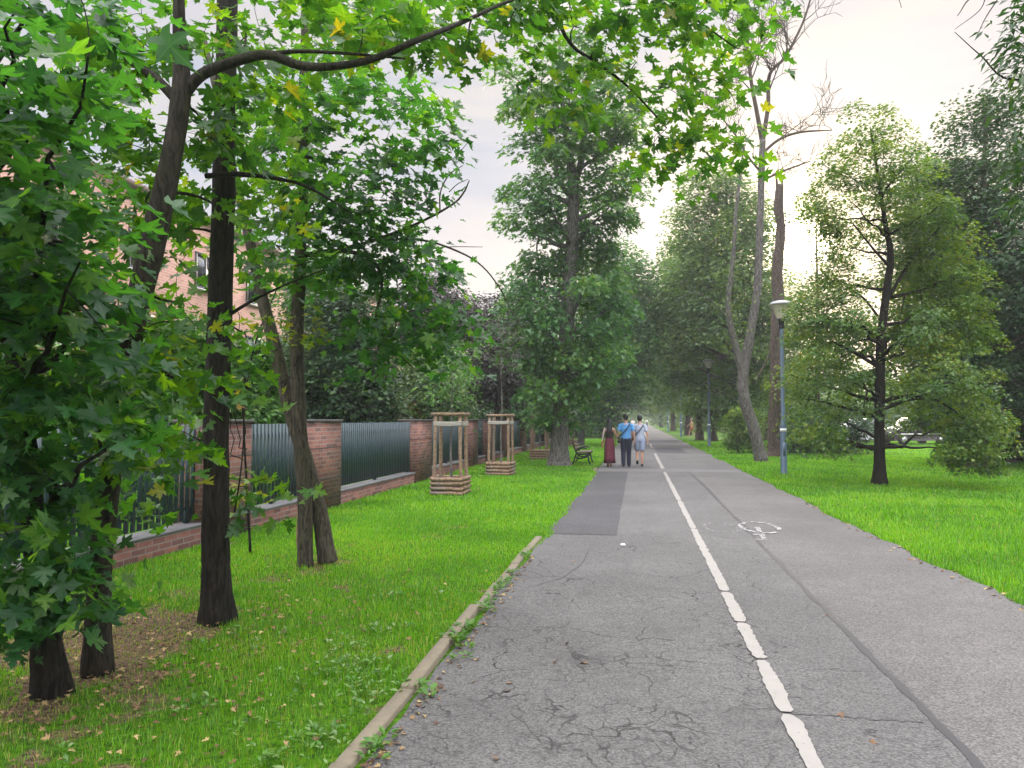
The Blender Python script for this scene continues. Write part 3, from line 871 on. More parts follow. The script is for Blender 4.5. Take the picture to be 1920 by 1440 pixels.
def fill(regs):
    """clump centres from (x0, y0, x1, y1, D0, D1, n) windows of the photo"""
    out_ = []
    for x0, y0, x1, y1, d0, d1, n in regs:
        for _ in range(n):
            out_.append(P(rng.uniform(x0, x1), rng.uniform(y0, y1), rng.uniform(d0, d1)))
    return np.array(out_)


# ------------------------------------------------------------------ near maples on the left
NG = 'maples between the fence and the path'
# leaning maple with a forked top
trA = np.array([1, 1, 1, 0.9]) * px_trunk([(182, 1262, 0.082), (186, 1090, 0.078), (213, 820, 0.078), (250, 600, 0.086), (290, 440, 0.086), (325, 280, 0.074), (340, 165, 0.068), (336, 60, 0.046), (334, -140, 0.032), (320, -330, 0.016)])
DA = DEP(trA[0, :3])
exA = [pxpath([(338, 185, 0.042), (375, 142, 0.038), (430, 118, 0.036), (500, 102, 0.033), (560, 122, 0.030), (625, 124, 0.026), (700, 110, 0.024), (790, 72, 0.020), (870, 40, 0.016, 5.2), (960, 0, 0.012, 5.6), (1050, -20, 0.008, 6.0)], DA),
       pxpath([(500, 102, 0.018), (560, 96, 0.014), (650, 100, 0.011), (760, 110, 0.006)], DA),
       pxpath([(334, 190, 0.036), (290, 145, 0.030), (240, 112, 0.022), (190, 75, 0.016), (120, 60, 0.010), (60, 20, 0.006)], DA),
       pxpath([(228, 700, 0.02), (285, 690, 0.013), (345, 720, 0.007)], DA)]
clA = fill([(150, -80, 320, 150, 4.9, 6.0, 14), (350, -80, 440, 120, 4.6, 5.8, 8), (130, 120, 260, 280, 4.6, 5.6, 8), (360, 200, 420, 400, 4.9, 5.8, 8), (200, 240, 300, 400, 5.0, 5.8, 8), (270, 560, 380, 780, 4.4, 5.4, 13), (190, 620, 260, 760, 4.2, 4.7, 5),
            (450, -60, 760, 80, 4.8, 6.0, 20), (700, -60, 960, 100, 5.2, 6.2, 18), (230, 760, 330, 860, 4.4, 5.2, 6), (420, 150, 560, 240, 5.4, 6.2, 6), (230, 320, 400, 470, 5.2, 6.2, 8)])
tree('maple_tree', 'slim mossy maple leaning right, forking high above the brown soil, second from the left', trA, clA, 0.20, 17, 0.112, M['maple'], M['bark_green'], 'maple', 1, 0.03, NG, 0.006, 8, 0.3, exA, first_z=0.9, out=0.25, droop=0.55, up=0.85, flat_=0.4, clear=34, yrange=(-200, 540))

# leftmost maple, hung with the nearest leaves
trB = px_trunk([(97, 1302, 0.088), (80, 1150, 0.074), (62, 960, 0.066), (48, 820, 0.058), (22, 620, 0.050), (-15, 330, 0.042), (-40, 40, 0.032), (-60, -300, 0.018)])
clB = fill([(-160, -160, 170, 250, 2.6, 4.2, 36), (-120, 220, 165, 520, 2.9, 4.4, 33), (-80, 480, 210, 800, 3.4, 4.6, 40), (-60, 780, 130, 1000, 3.8, 4.6, 18), (20, 1010, 170, 1170, 4.0, 4.4, 13), (-60, 1080, 40, 1200, 4.0, 4.5, 6),
            (150, 330, 210, 480, 3.4, 4.2, 2)])
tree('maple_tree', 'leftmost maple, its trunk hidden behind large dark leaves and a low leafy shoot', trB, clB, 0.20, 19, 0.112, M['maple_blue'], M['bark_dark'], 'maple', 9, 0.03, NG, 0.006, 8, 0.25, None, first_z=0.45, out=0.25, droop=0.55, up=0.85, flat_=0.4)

# upright dark trunk
trC = np.array([1, 1, 1, 0.92]) * px_trunk([(407, 1166, 0.118), (405, 1000, 0.112), (406, 800, 0.108), (412, 560, 0.105), (420, 330, 0.096), (424, 120, 0.088), (428, -80, 0.08), (432, -400, 0.06), (440, -800, 0.035)])
DC = DEP(trC[0, :3])
arch = pxpath([(432, -420, 0.05), (640, -520, 0.042), (880, -330, 0.034, 6.3), (1000, -90, 0.022, 6.5), (1060, 68, 0.016, 6.5), (1120, 118, 0.013, 6.4), (1180, 165, 0.010, 6.4), (1250, 240, 0.006, 6.4)], DC)
exC = [arch, pxpath([(1000, -90, 0.018, 6.5), (1150, -60, 0.014, 6.6), (1280, 20, 0.010, 6.7), (1380, 90, 0.006, 6.8)], 6.6),
       pxpath([(430, 590, 0.016), (480, 560, 0.012), (545, 530, 0.008), (610, 505, 0.004)], DC),
       pxpath([(385, 330, 0.022), (440, 326, 0.02), (520, 335, 0.016), (580, 352, 0.012), (660, 400, 0.006)], DC - 0.3),
       pxpath([(440, 960, 0.008, 6.3), (452, 880, 0.006, 6.3), (458, 800, 0.004, 6.3)], 6.3)]
clC = fill([(440, -60, 580, 330, 6.0, 7.4, 18), (440, 330, 560, 560, 6.1, 7.0, 11), (330, 420, 400, 640, 6.0, 6.8, 7), (430, 560, 500, 800, 5.9, 6.8, 9), (200, 760, 385, 960, 5.6, 6.3, 13), (425, 850, 520, 960, 6.0, 6.5, 5),
            (560, -60, 900, 40, 6.0, 7.0, 13), (900, -60, 1080, 60, 5.8, 6.6, 19), (1060, -60, 1300, 60, 5.9, 6.8, 20), (1250, -60, 1440, 110, 6.2, 7.2, 20), (1100, 60, 1200, 130, 6.2, 6.6, 4), (960, 90, 1120, 140, 6.0, 6.6, 5),
            (1000, 190, 1110, 245, 6.1, 6.5, 5), (1220, 130, 1330, 220, 6.1, 6.7, 8), (1200, 250, 1330, 325, 6.2, 6.6, 8), (1330, 160, 1400, 260, 6.3, 6.8, 5), (1390, 260, 1440, 300, 6.4, 6.7, 2)])
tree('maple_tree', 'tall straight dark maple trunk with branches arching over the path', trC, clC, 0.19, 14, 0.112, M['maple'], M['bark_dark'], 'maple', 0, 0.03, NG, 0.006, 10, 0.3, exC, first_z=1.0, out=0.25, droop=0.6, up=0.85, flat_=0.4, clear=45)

# twin-stemmed maple
trD = np.array([1, 1, 1, 0.93]) * px_trunk([(572, 1062, 0.094), (571, 940, 0.086), (562, 800, 0.082), (556, 640, 0.078), (562, 500, 0.072), (568, 330, 0.064), (570, 130, 0.052), (575, -100, 0.04)])
DD_ = DEP(trD[0, :3])
exD = [pxpath([(615, 1054, 0.118, DD_ + .12), (609, 1020, 0.102, DD_ + .12), (599, 960, 0.094, DD_ + .12), (572, 860, 0.088, DD_ + .1), (545, 770, 0.084, DD_ + .15), (518, 660, 0.078, DD_ + .2), (492, 560, 0.07, DD_ + .3), (470, 460, 0.06, DD_ + .4), (440, 330, 0.045, DD_ + .5), (380, 60, 0.03, DD_ + .6)], DD_),
       pxpath([(562, 480, 0.03), (640, 470, 0.026), (700, 490, 0.022), (716, 540, 0.018), (705, 600, 0.016), (732, 648, 0.012), (775, 690, 0.007)], DD_),
       pxpath([(640, 470, 0.02), (730, 440, 0.017), (795, 413, 0.015), (850, 382, 0.012), (870, 360, 0.010), (880, 338, 0.006)], DD_),
       pxpath([(825, 398, 0.009), (826, 360, 0.008), (842, 328, 0.007), (868, 310, 0.004)], DD_), pxpath([(842, 360, 0.006), (858, 345, 0.005), (878, 336, 0.003)], DD_),
       pxpath([(700, 450, 0.016), (790, 450, 0.013), (860, 472, 0.011), (905, 500, 0.009), (940, 545, 0.008), (962, 590, 0.006), (982, 620, 0.003)], DD_),
       pxpath([(775, 470, 0.007), (840, 463, 0.005), (905, 463, 0.003)], DD_), pxpath([(750, 275, 0.008), (800, 300, 0.006), (845, 300, 0.005), (882, 262, 0.003)], DD_)]
clD = fill([(480, 150, 800, 330, 7.6, 9.2, 52), (520, 330, 810, 480, 7.8, 9.2, 46), (720, 190, 850, 300, 7.8, 8.6, 12), (590, 470, 760, 540, 7.8, 8.8, 16), (640, 520, 760, 700, 7.6, 8.4, 15), (770, 560, 890, 680, 7.8, 8.8, 18), (480, 420, 600, 560, 8.0, 9.0, 14),
            (580, 60, 720, 170, 7.8, 9.0, 14), (700, 470, 850, 560, 8.0, 9.0, 8)])
tw = tree('maple_tree', 'twin stemmed maple with one stem crossing behind the other, bark torn at the foot', trD, clD, 0.23, 16, 0.122, M['maple_blue'], M['bark_twin'], 'maple', 0, 0.03, NG, 0.006, 9, 0.3, exD, first_z=2.0, out=0.25, droop=0.55, up=1.0, flat_=0.36, clear=38, yrange=(500, 1100), flare=1.08)
# stripped wood at the foot of the front stem
mb = MB(); b0 = trD[0, :3].copy(); b0[2] = 0
q = smooth_path(px_trunk([(569, 1058, 0.03), (566, 1010, 0.045), (567, 950, 0.035), (570, 900, 0.012)]))
q[:, :3] += -FH * 0.068; mb.tube(q[:, :3] - b0, q[:, 3], 8, True, 0.06)
mb.build('bare_wood', simple('bare_wood', (0.30, 0.19, 0.11), 0.8, 0.4, 25, 0.4), tw, True)
lc = fill([(440, 580, 520, 660, 7.6, 8.3, 5), (560, 590, 600, 640, 7.8, 8.2, 3), (430, 690, 500, 790, 7.4, 8.0, 5), (420, 870, 500, 960, 7.4, 8.0, 3)])
tree('maple_sapling', 'thin young maple with yellowing leaves standing between the dark trunk and twin stems', px_trunk([(470, 1040, 0.016), (462, 900, 0.014), (458, 760, 0.012), (480, 640, 0.010), (520, 540, 0.006)]), lc, 0.17, 11, 0.105, M['yellowing'], M['bark_dark'], 'maple_mid', 10, 0.012, None, 0.005, 6, 0.4, None, first_z=0.5, out=0.15, droop=0.35, up=1.0, flare=1.1)

# ------------------------------------------------------------------ park trees
BG_L = 'trees lining the left side of the path'
BG_R = 'trees lining the right side of the path'
# large maple behind the bench
trE = px_trunk([(1048, 874, 0.34), (1050, 800, 0.29), (1056, 700, 0.26), (1066, 560, 0.235), (1073, 440, 0.215), (1075, 345, 0.19), (1062, 260, 0.11), (1052, 160, 0.07), (1048, 70, 0.03)])
DE = DEP(trE[0, :3])
exE = [pxpath([(1075, 350, 0.15), (1090, 300, 0.11), (1100, 200, 0.07), (1110, 120, 0.03)], DE)]
clE = np.concatenate([px_profile([(75, 1020, 1090), (130, 930, 1160), (200, 935, 1200), (262, 955, 1200)], DE, 34),
                      px_profile([(270, 985, 1190), (320, 950, 1185), (380, 935, 1195), (440, 960, 1160), (480, 985, 1150)], DE, 46),
                      px_profile([(490, 985, 1155), (560, 945, 1185), (640, 940, 1170), (720, 955, 1150), (795, 985, 1100)], DE, 64)])
tree('maple_tree', 'tall broad maple with a thick trunk right behind the park bench', trE, clE, 0.50, 190, 0.165, M['mid'], M['bark_grey'], 'maple_mid', 24, 0.11, None, 0.018, 10, 0.5, exE, flat_=0.48, up=1.0, out=0.4, clear=26, yrange=(300, 640), first_z=1.7)


def park_tree(label, base, top, prof, n, sig, per, size, mat, bark='bark_brown', rb=0.2, group=None, D=None, kind='clump', nl=14, name='park_tree', mid=None, cat='tree', shell=0.75):
    if D is None:
        D = DEP(G(*base))
    b_ = P(base[0], base[1], D); b_[2] = 0.0
    rows = [[*b_, rb]]
    pts = mid or []
    for (x, y_, r_) in pts:
        rows.append([*P(x, y_, D), r_])
    rows.append([*P(top[0], top[1], D), max(0.02, rb * 0.15)])
    rows = np.array(rows)
    if len(rows) == 2:
        md = (rows[0] + rows[1]) / 2; md[:2] += rng.normal(size=2) * 0.1; md[3] = rb * 0.6
        rows = np.array([rows[0], md, rows[1]])
    cl_ = px_profile(prof, D, n, shell); per = int(per * 2.0); size = size * 0.85
    return tree(name, label, rows, cl_, sig, per, size, mat, M[bark], kind, nl, rb * 0.4, group, max(0.012, rb * 0.06), 6, 0.5, None, cat, 0.52, 0.4, 1.1)


# left side, beyond the big maple
park_tree('light green maple just beyond the bench, leaning trunk, crown against pale sky', (1088, 836), (1160, 470), [(455, 1130, 1170), (500, 1100, 1225), (560, 1085, 1235), (650, 1085, 1225), (740, 1085, 1205), (790, 1095, 1160)], 120, 0.8, 130, 0.26, M['mid'], 'bark_grey', 0.2, None, mid=[(1098, 770, .18), (1130, 620, .13)])
park_tree('dark bushy tree at the lawn edge behind the walking woman', (1128, 820), (1130, 640), [(630, 1095, 1170), (690, 1070, 1185), (760, 1085, 1180), (815, 1100, 1160)], 90, 0.9, 110, 0.32, M['dark'], 'bark_brown', 0.2, None)
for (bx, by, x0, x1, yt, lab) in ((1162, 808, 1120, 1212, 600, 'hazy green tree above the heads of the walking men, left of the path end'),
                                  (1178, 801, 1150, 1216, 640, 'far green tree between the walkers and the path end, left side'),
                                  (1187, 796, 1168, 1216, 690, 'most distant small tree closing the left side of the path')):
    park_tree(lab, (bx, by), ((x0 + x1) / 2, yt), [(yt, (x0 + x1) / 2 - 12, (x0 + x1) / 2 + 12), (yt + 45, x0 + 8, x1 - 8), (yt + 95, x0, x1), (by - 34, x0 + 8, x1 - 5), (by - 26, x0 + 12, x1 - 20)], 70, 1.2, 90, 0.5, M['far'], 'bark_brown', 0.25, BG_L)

# garden trees behind the fence
GG = 'garden trees behind the fence'
park_tree('dense dark green garden tree behind the fence, right of the twin stems', (640, 890), (640, 560), [(540, 610, 670), (600, 575, 715), (690, 560, 725), (770, 560, 728), (800, 565, 725)], 110, 0.5, 120, 0.17, M['dark'], 'bark_brown', 0.16, GG, 22)
park_tree('purple leaved garden tree behind the fence, rising over the first tree guard', (800, 870), (805, 530), [(515, 785, 840), (560, 745, 885), (630, 735, 880), (690, 745, 850)], 70, 0.55, 120, 0.19, M['purple'], 'bark_brown', 0.14, GG, 31)
park_tree('grey green weeping garden tree low behind the first tree guard', (790, 880), (795, 670), [(660, 765, 835), (700, 738, 875), (760, 732, 880), (800, 740, 870)], 60, 0.45, 120, 0.16, M['far'], 'bark_brown', 0.12, GG, 27)
park_tree('dark purple maple behind the fence, left of the tall maple', (930, 870), (930, 570), [(560, 905, 960), (610, 885, 985), (680, 880, 1000), (740, 895, 990)], 70, 0.55, 110, 0.2, M['purple'], 'bark_brown', 0.14, GG, 33)
park_tree('pale green garden bush showing over the fence beside the second tree guard', (905, 850), (905, 700), [(690, 870, 945), (730, 855, 990), (800, 850, 1000)], 60, 0.55, 110, 0.2, M['mid'], 'bark_brown', 0.1, GG, 38, name='garden_bush', cat='bush')
park_tree('tall green garden tree in the gap between the fence and the tall maple', (985, 850), (985, 600), [(590, 960, 1010), (650, 940, 1030), (740, 940, 1040), (800, 950, 1035)], 70, 0.8, 110, 0.28, M['mid'], 'bark_brown', 0.16, GG, 46)
park_tree('bright green garden bush seen through the nearest fence slats at far left', (120, 1000), (110, 640), [(620, 40, 180), (740, -40, 240), (860, -60, 260), (960, -40, 240)], 60, 0.4, 90, 0.14, M['thuja'], 'bark_brown', 0.07, GG, 13, name='garden_bush', cat='bush')
park_tree('green garden tree between the brick building and the leaning maple', (560, 880), (600, 500), [(470, 560, 640), (560, 540, 660), (660, 530, 650), (780, 540, 640)], 60, 0.7, 100, 0.24, M['mid'], 'bark_brown', 0.14, GG, 30)
park_tree('pale bronze garden bush above the fence, left of the first tree guard', (745, 860), (745, 755), [(750, 725, 770), (775, 715, 785), (800, 715, 785)], 26, 0.3, 100, 0.13, M['hedge'], 'bark_brown', 0.06, GG, 26, name='garden_bush', cat='bush')


def thuja(px_, top_y, D, hw, label):
    b_ = P(px_, 800, D); b_[2] = 0; zt = P(px_, top_y, D)[2]
    n = 150; zs = np.linspace(0.15, 1, n) ** 0.9 * (zt - 0.2)
    r_ = hw * np.clip(np.minimum(zs / 0.5, 1), 0, 1) * (1 - (zs / zt) ** 2.2) + 0.03
    a = rng.random(n) * 2 * math.pi
    cl_ = np.c_[b_[0] + r_ * np.cos(a), b_[1] + r_ * np.sin(a), zs]
    tr_ = np.array([[*b_, 0.06], [b_[0], b_[1], zt * 0.5, 0.04], [b_[0], b_[1], zt, 0.01]])
    return tree('thuja', label, tr_, cl_, 0.15, 55, 0.12, M['thuja'], M['bark_brown'], 'clump', 6, 0.02, 'thuja hedge behind the near fence', 0.005, 6, 0.3, None, 'conifer', 1.4, 0.6, 0.5, -0.7)


for (x, y_, D, hw, lab) in ((312, 622, 14.2, .5, 'pointed green thuja behind the leaning maple trunk'), (352, 602, 14.6, .5, 'tallest pointed green thuja in front of the brick building'), (390, 632, 15.0, .5, 'green thuja peeping out left of the straight dark trunk'),
                            (268, 640, 13.8, .5, 'green thuja at the left end of the thuja hedge'), (440, 640, 15.6, .55, 'green thuja right of the straight dark trunk'), (490, 640, 16.2, .55, 'green thuja at the right end of the hedge, left of the twin stems')):
    thuja(x, y_, D, hw, lab)

# ------------------------------------------------------------------ right side
# half dead tree with a bent foot
trR = px_trunk([(1428, 866, 0.23), (1412, 800, 0.215), (1396, 750, 0.21), (1394, 700, 0.20), (1408, 620, 0.165), (1420, 540, 0.15), (1425, 420, 0.135), (1428, 320, 0.125), (1430, 262, 0.115)])
DR = DEP(trR[0, :3])
def twigs(mb, a, b, r, depth):
    """bare branch from a to b with side twigs"""
    L = np.linalg.norm(b - a)
    pa = bez(a, (a + b) / 2 + rng.normal(size=3) * 0.10 * L, b, 8); mb.tube(pa, np.linspace(r, max(r * 0.35, 0.006), 8), 5, False)
    if depth:
        for k in range(3 + int(rng.integers(0, 3))):
            j = int(rng.integers(2, 8)); d = (b - a) / L; s = rng.normal(size=3); s -= np.dot(s, d) * d; s /= np.linalg.norm(s)
            s[2] += 0.25
            e = pa[j] + (d * 0.75 + s * 0.8) * L * rng.uniform(0.35, 0.62)
            twigs(mb, pa[j], e, max(r * 0.5, 0.009), depth - 1)
deadb = trR[0, :3].copy(); deadb[2] = 0
dead = thing('bare_tree', 'half dead forked tree with a bent foot and bare twiggy top beside the lamp', 'tree', deadb)
mb = MB(); q = smooth_path(trR, 60); q[0, 2] = -0.1; q[:, 3] *= 1 + 0.3 * np.exp(-np.maximum(q[:, 2], 0) / 0.3)
mb.tube(q[:, :3] - deadb, q[:, 3], 12, True, 0.02)
q = smooth_path(pxpath([(1394, 705, 0.16), (1385, 670, 0.14), (1370, 610, 0.12), (1366, 560, 0.105), (1375, 480, 0.085), (1380, 400, 0.07), (1388, 330, 0.05), (1395, 270, 0.03)], DR)); mb.tube(q[:, :3] - deadb, q[:, 3], 9, True)
q = smooth_path(pxpath([(1368, 600, .03), (1340, 570, .022), (1305, 548, .015), (1270, 562, .01)], DR)); mb.tube(q[:, :3] - deadb, q[:, 3], 6, True)
mb.build('trunk', M['bark_grey'], dead, True)
mb = MB()
for rows in ([(1430, 270, .10), (1420, 215, .085), (1408, 150, .07), (1402, 90, .06), (1395, 30, .05), (1385, -60, .03)], [(1430, 265, .10), (1440, 200, .085), (1443, 140, .075), (1470, 110, .06), (1490, 75, .055), (1510, 30, .045), (1530, -40, .03)],
             [(1427, 290, .06), (1460, 262, .055), (1500, 248, .045), (1560, 244, .02)], [(1426, 340, .05), (1470, 320, .04), (1520, 302, .02)], [(1424, 320, .05), (1400, 290, .04), (1380, 255, .03), (1340, 205, .015)], [(1402, 100, .03), (1440, 60, .02), (1448, -10, .01)]):
    q = smooth_path(pxpath(rows, DR)); mb.tube(q[:, :3] - deadb, q[:, 3], 6, False)
    m = len(q)
    for k in range(max(5, int(m / 1.9))):
        j = int(rng.integers(m // 4, m)); s = rng.normal(size=3); s[2] = abs(s[2]) * 0.7 + 0.1; s /= np.linalg.norm(s)
        d = q[min(j + 1, m - 1), :3] - q[j - 1, :3]; d /= np.linalg.norm(d) + 1e-9
        twigs(mb, q[j, :3] - deadb, q[j, :3] - deadb + (s * 0.9 + d * 0.5) * rng.uniform(0.6, 1.6), max(q[j, 3] * 0.42, 0.016), 2)
mb.build('branches', M['bark_brown'], dead, True)
cl = np.concatenate([px_profile([(400, 1350, 1400), (500, 1345, 1395), (640, 1345, 1400)], DR, 22), px_profile([(150, 1330, 1400), (260, 1320, 1390)], DR, 6)])
V, F, tn = crown_leaves(cl - deadb, 0.35, 45, 0.10, 'oval'); mk('crown', V, [F], M['oak'], dead, False, {'tint': tn})

# broken trunk
trS = px_trunk([(1454, 857, 0.30), (1452, 800, 0.265), (1455, 700, 0.25), (1454, 640, 0.24), (1459, 560, 0.23), (1457, 500, 0.225), (1464, 430, 0.19), (1460, 390, 0.20), (1462, 346, 0.15)])
DS = DEP(trS[0, :3])
clS = np.concatenate([px_profile([(700, 1450, 1500), (760, 1440, 1510), (800, 1450, 1500)], DS, 14), px_profile([(380, 1470, 1500), (440, 1475, 1500)], DS, 4)])
tree('broken_tree', 'thick brown trunk snapped off at the top, standing behind the lamp post', trS, clS, 0.35, 60, 0.13, M['oak'], M['bark_brown'], 'clump', 8, 0.03, None, 0.012, 10, 0.4, [pxpath([(1457, 640, .05), (1445, 660, .04), (1425, 700, .03), (1415, 720, .015)], DS), pxpath([(1457, 352, .06), (1456, 336, .045), (1455, 322, .008)], DS), pxpath([(1465, 352, .05), (1467, 340, .03), (1468, 330, .006)], DS), pxpath([(1462, 430, .05), (1470, 425, .04), (1478, 418, .02)], DS)], jit=0.06)

# oak standing alone on the lawn
trO = px_trunk([(1649, 910, 0.145), (1649, 840, 0.125), (1650, 740, 0.118), (1652, 640, 0.105), (1663, 540, 0.092), (1670, 480, 0.078), (1660, 420, 0.06), (1648, 340, 0.04), (1632, 240, 0.02)])
DO = DEP(trO[0, :3])
clO = np.concatenate([px_profile([(195, 1590, 1655), (240, 1580, 1680), (290, 1530, 1740), (360, 1505, 1765), (430, 1500, 1760)], DO, 62, 0.9),
                      px_profile([(380, 1490, 1560), (480, 1492, 1590), (560, 1492, 1600), (620, 1490, 1610)], DO, 34, 0.9), px_profile([(400, 1700, 1800), (520, 1690, 1840), (640, 1690, 1850)], DO, 56, 0.9),
                      px_profile([(430, 1560, 1720), (620, 1560, 1720)], DO + 0.9, 14),
                      px_profile([(600, 1490, 1820), (680, 1480, 1840), (760, 1490, 1860), (815, 1510, 1860)], DO, 120, 0.9), px_profile([(790, 1760, 1860), (840, 1740, 1880), (880, 1830, 1872)], DO - 1.2, 22),
                      px_profile([(800, 1520, 1620), (850, 1545, 1600)], DO - 0.6, 12)])
qx, qy, qd = topx(clO); clO = clO[~((qx > 1575) & (qx < 1775) & (qy > 772))]
exO = [pxpath([(1665, 560, .05), (1700, 500, .04), (1740, 450, .03), (1790, 400, .015)], DO), pxpath([(1650, 690, .05), (1600, 660, .04), (1560, 640, .02)], DO), pxpath([(1651, 770, .045), (1700, 750, .036), (1760, 752, .028), (1820, 800, .018), (1850, 860, .01)], DO - .5),
       pxpath([(1651, 600, .035), (1620, 560, .028), (1590, 540, .02)], DO), pxpath([(1668, 500, .04), (1640, 470, .03), (1600, 420, .018)], DO)]
tree('oak_tree', 'yellowing green oak alone on the right lawn, dark slim trunk, branches drooping near the grass', trO, clO, 0.27, 190, 0.09, M['oak'], M['bark_dark'], 'clump', 30, 0.05, None, 0.012, 9, 0.25, exO, first_z=0.9, flat_=0.5, up=1.0, clear=20, yrange=(400, 1000))

# trees behind
park_tree('dark green tree at the right edge, tallest behind the oak', (1830, 848), (1850, 180), [(180, 1800, 1900), (230, 1770, 1960), (320, 1720, 2020), (430, 1690, 2060), (560, 1700, 2080), (700, 1740, 2060), (790, 1760, 2040)], 210, 0.62, 150, 0.17, M['dark'], 'bark_brown', 0.25, None, 25, nl=24)
park_tree('yellow green oak filling the gap behind and right of the lone oak', (1790, 846), (1780, 330), [(290, 1735, 1800), (360, 1700, 1850), (470, 1690, 1880), (600, 1700, 1880), (700, 1690, 1870), (790, 1710, 1850)], 140, 0.6, 120, 0.17, M['oak'], 'bark_brown', 0.2, None, 27)
park_tree('dark dense conifer low at the right edge of the photo', (1890, 860), (1890, 540), [(500, 1860, 1930), (600, 1840, 1970), (700, 1830, 1980), (790, 1830, 1990), (840, 1840, 1980)], 110, 0.5, 120, 0.16, M['dark'], 'bark_brown', 0.2, None, 28)
park_tree('brownish clipped hedge bush low at the right edge beside the lawn', (1890, 858), (1890, 800), [(792, 1850, 1960), (815, 1825, 2000), (850, 1825, 2000)], 60, 0.32, 120, 0.12, M['hedge'], 'bark_brown', 0.05, None, 30, name='hedge_bush', cat='bush')
park_tree('dark low shrub behind the lamp post and broken trunk', (1540, 850), (1540, 770), [(760, 1480, 1590), (790, 1470, 1620), (842, 1475, 1610)], 60, 0.4, 110, 0.15, M['dark'], 'bark_brown', 0.05, None, 36, name='shrub', cat='bush')
park_tree('small light green shrub at the foot of the half dead tree', (1385, 852), (1385, 790), [(770, 1370, 1420), (800, 1365, 1430), (845, 1370, 1425)], 26, 0.3, 90, 0.14, M['oak'], 'bark_brown', 0.05, None, 36, name='shrub', cat='bush')
park_tree('thin crowned tree before the low sun, right of the broken trunk', (1530, 845), (1530, 420), [(380, 1500, 1560), (480, 1510, 1580), (560, 1480, 1590), (660, 1470, 1600), (760, 1470, 1600)], 70, 0.75, 80, 0.2, M['oak'], 'bark_brown', 0.18, None, 40)
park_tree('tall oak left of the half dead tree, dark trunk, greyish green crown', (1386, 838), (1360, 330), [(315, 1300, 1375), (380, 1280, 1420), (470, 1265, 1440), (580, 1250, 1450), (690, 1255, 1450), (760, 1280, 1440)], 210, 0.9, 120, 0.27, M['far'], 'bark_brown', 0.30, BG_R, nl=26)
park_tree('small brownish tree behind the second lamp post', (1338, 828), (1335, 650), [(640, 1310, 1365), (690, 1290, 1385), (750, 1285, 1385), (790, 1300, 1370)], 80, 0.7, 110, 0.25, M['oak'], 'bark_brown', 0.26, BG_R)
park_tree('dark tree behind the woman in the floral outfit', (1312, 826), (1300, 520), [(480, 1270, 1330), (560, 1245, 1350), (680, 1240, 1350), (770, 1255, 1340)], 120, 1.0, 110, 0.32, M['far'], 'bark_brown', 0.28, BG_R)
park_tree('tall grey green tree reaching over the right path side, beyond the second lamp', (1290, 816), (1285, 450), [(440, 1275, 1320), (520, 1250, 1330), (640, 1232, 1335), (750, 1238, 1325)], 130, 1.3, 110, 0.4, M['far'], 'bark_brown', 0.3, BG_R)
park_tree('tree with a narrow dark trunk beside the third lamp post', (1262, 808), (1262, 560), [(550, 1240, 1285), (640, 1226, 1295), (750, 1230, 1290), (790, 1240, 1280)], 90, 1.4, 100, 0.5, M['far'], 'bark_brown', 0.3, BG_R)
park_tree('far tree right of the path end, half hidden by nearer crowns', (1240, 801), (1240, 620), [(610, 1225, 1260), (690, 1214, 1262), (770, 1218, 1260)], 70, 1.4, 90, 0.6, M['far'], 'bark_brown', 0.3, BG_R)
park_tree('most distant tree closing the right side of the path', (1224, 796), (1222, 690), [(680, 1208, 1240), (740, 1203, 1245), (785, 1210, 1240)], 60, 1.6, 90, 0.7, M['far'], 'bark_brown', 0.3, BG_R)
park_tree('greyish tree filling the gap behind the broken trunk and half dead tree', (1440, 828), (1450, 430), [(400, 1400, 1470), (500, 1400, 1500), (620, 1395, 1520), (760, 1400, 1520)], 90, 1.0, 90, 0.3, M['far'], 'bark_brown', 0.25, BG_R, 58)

# far woods that read as one mass
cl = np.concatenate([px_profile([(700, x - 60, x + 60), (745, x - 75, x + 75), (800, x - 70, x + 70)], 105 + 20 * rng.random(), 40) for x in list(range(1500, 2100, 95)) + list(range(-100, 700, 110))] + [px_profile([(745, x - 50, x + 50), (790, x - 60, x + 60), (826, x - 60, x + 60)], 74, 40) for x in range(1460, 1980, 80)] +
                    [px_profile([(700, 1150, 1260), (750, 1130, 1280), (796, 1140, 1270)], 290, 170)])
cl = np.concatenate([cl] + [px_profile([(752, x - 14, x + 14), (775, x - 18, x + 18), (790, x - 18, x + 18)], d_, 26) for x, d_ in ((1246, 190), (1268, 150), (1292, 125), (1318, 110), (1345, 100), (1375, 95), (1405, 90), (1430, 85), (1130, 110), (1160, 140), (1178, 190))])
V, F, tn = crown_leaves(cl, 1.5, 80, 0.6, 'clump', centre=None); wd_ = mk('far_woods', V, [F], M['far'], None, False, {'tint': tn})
tag(wd_, 'far line of trees closing the view behind the park', 'woods', None, 'stuff')

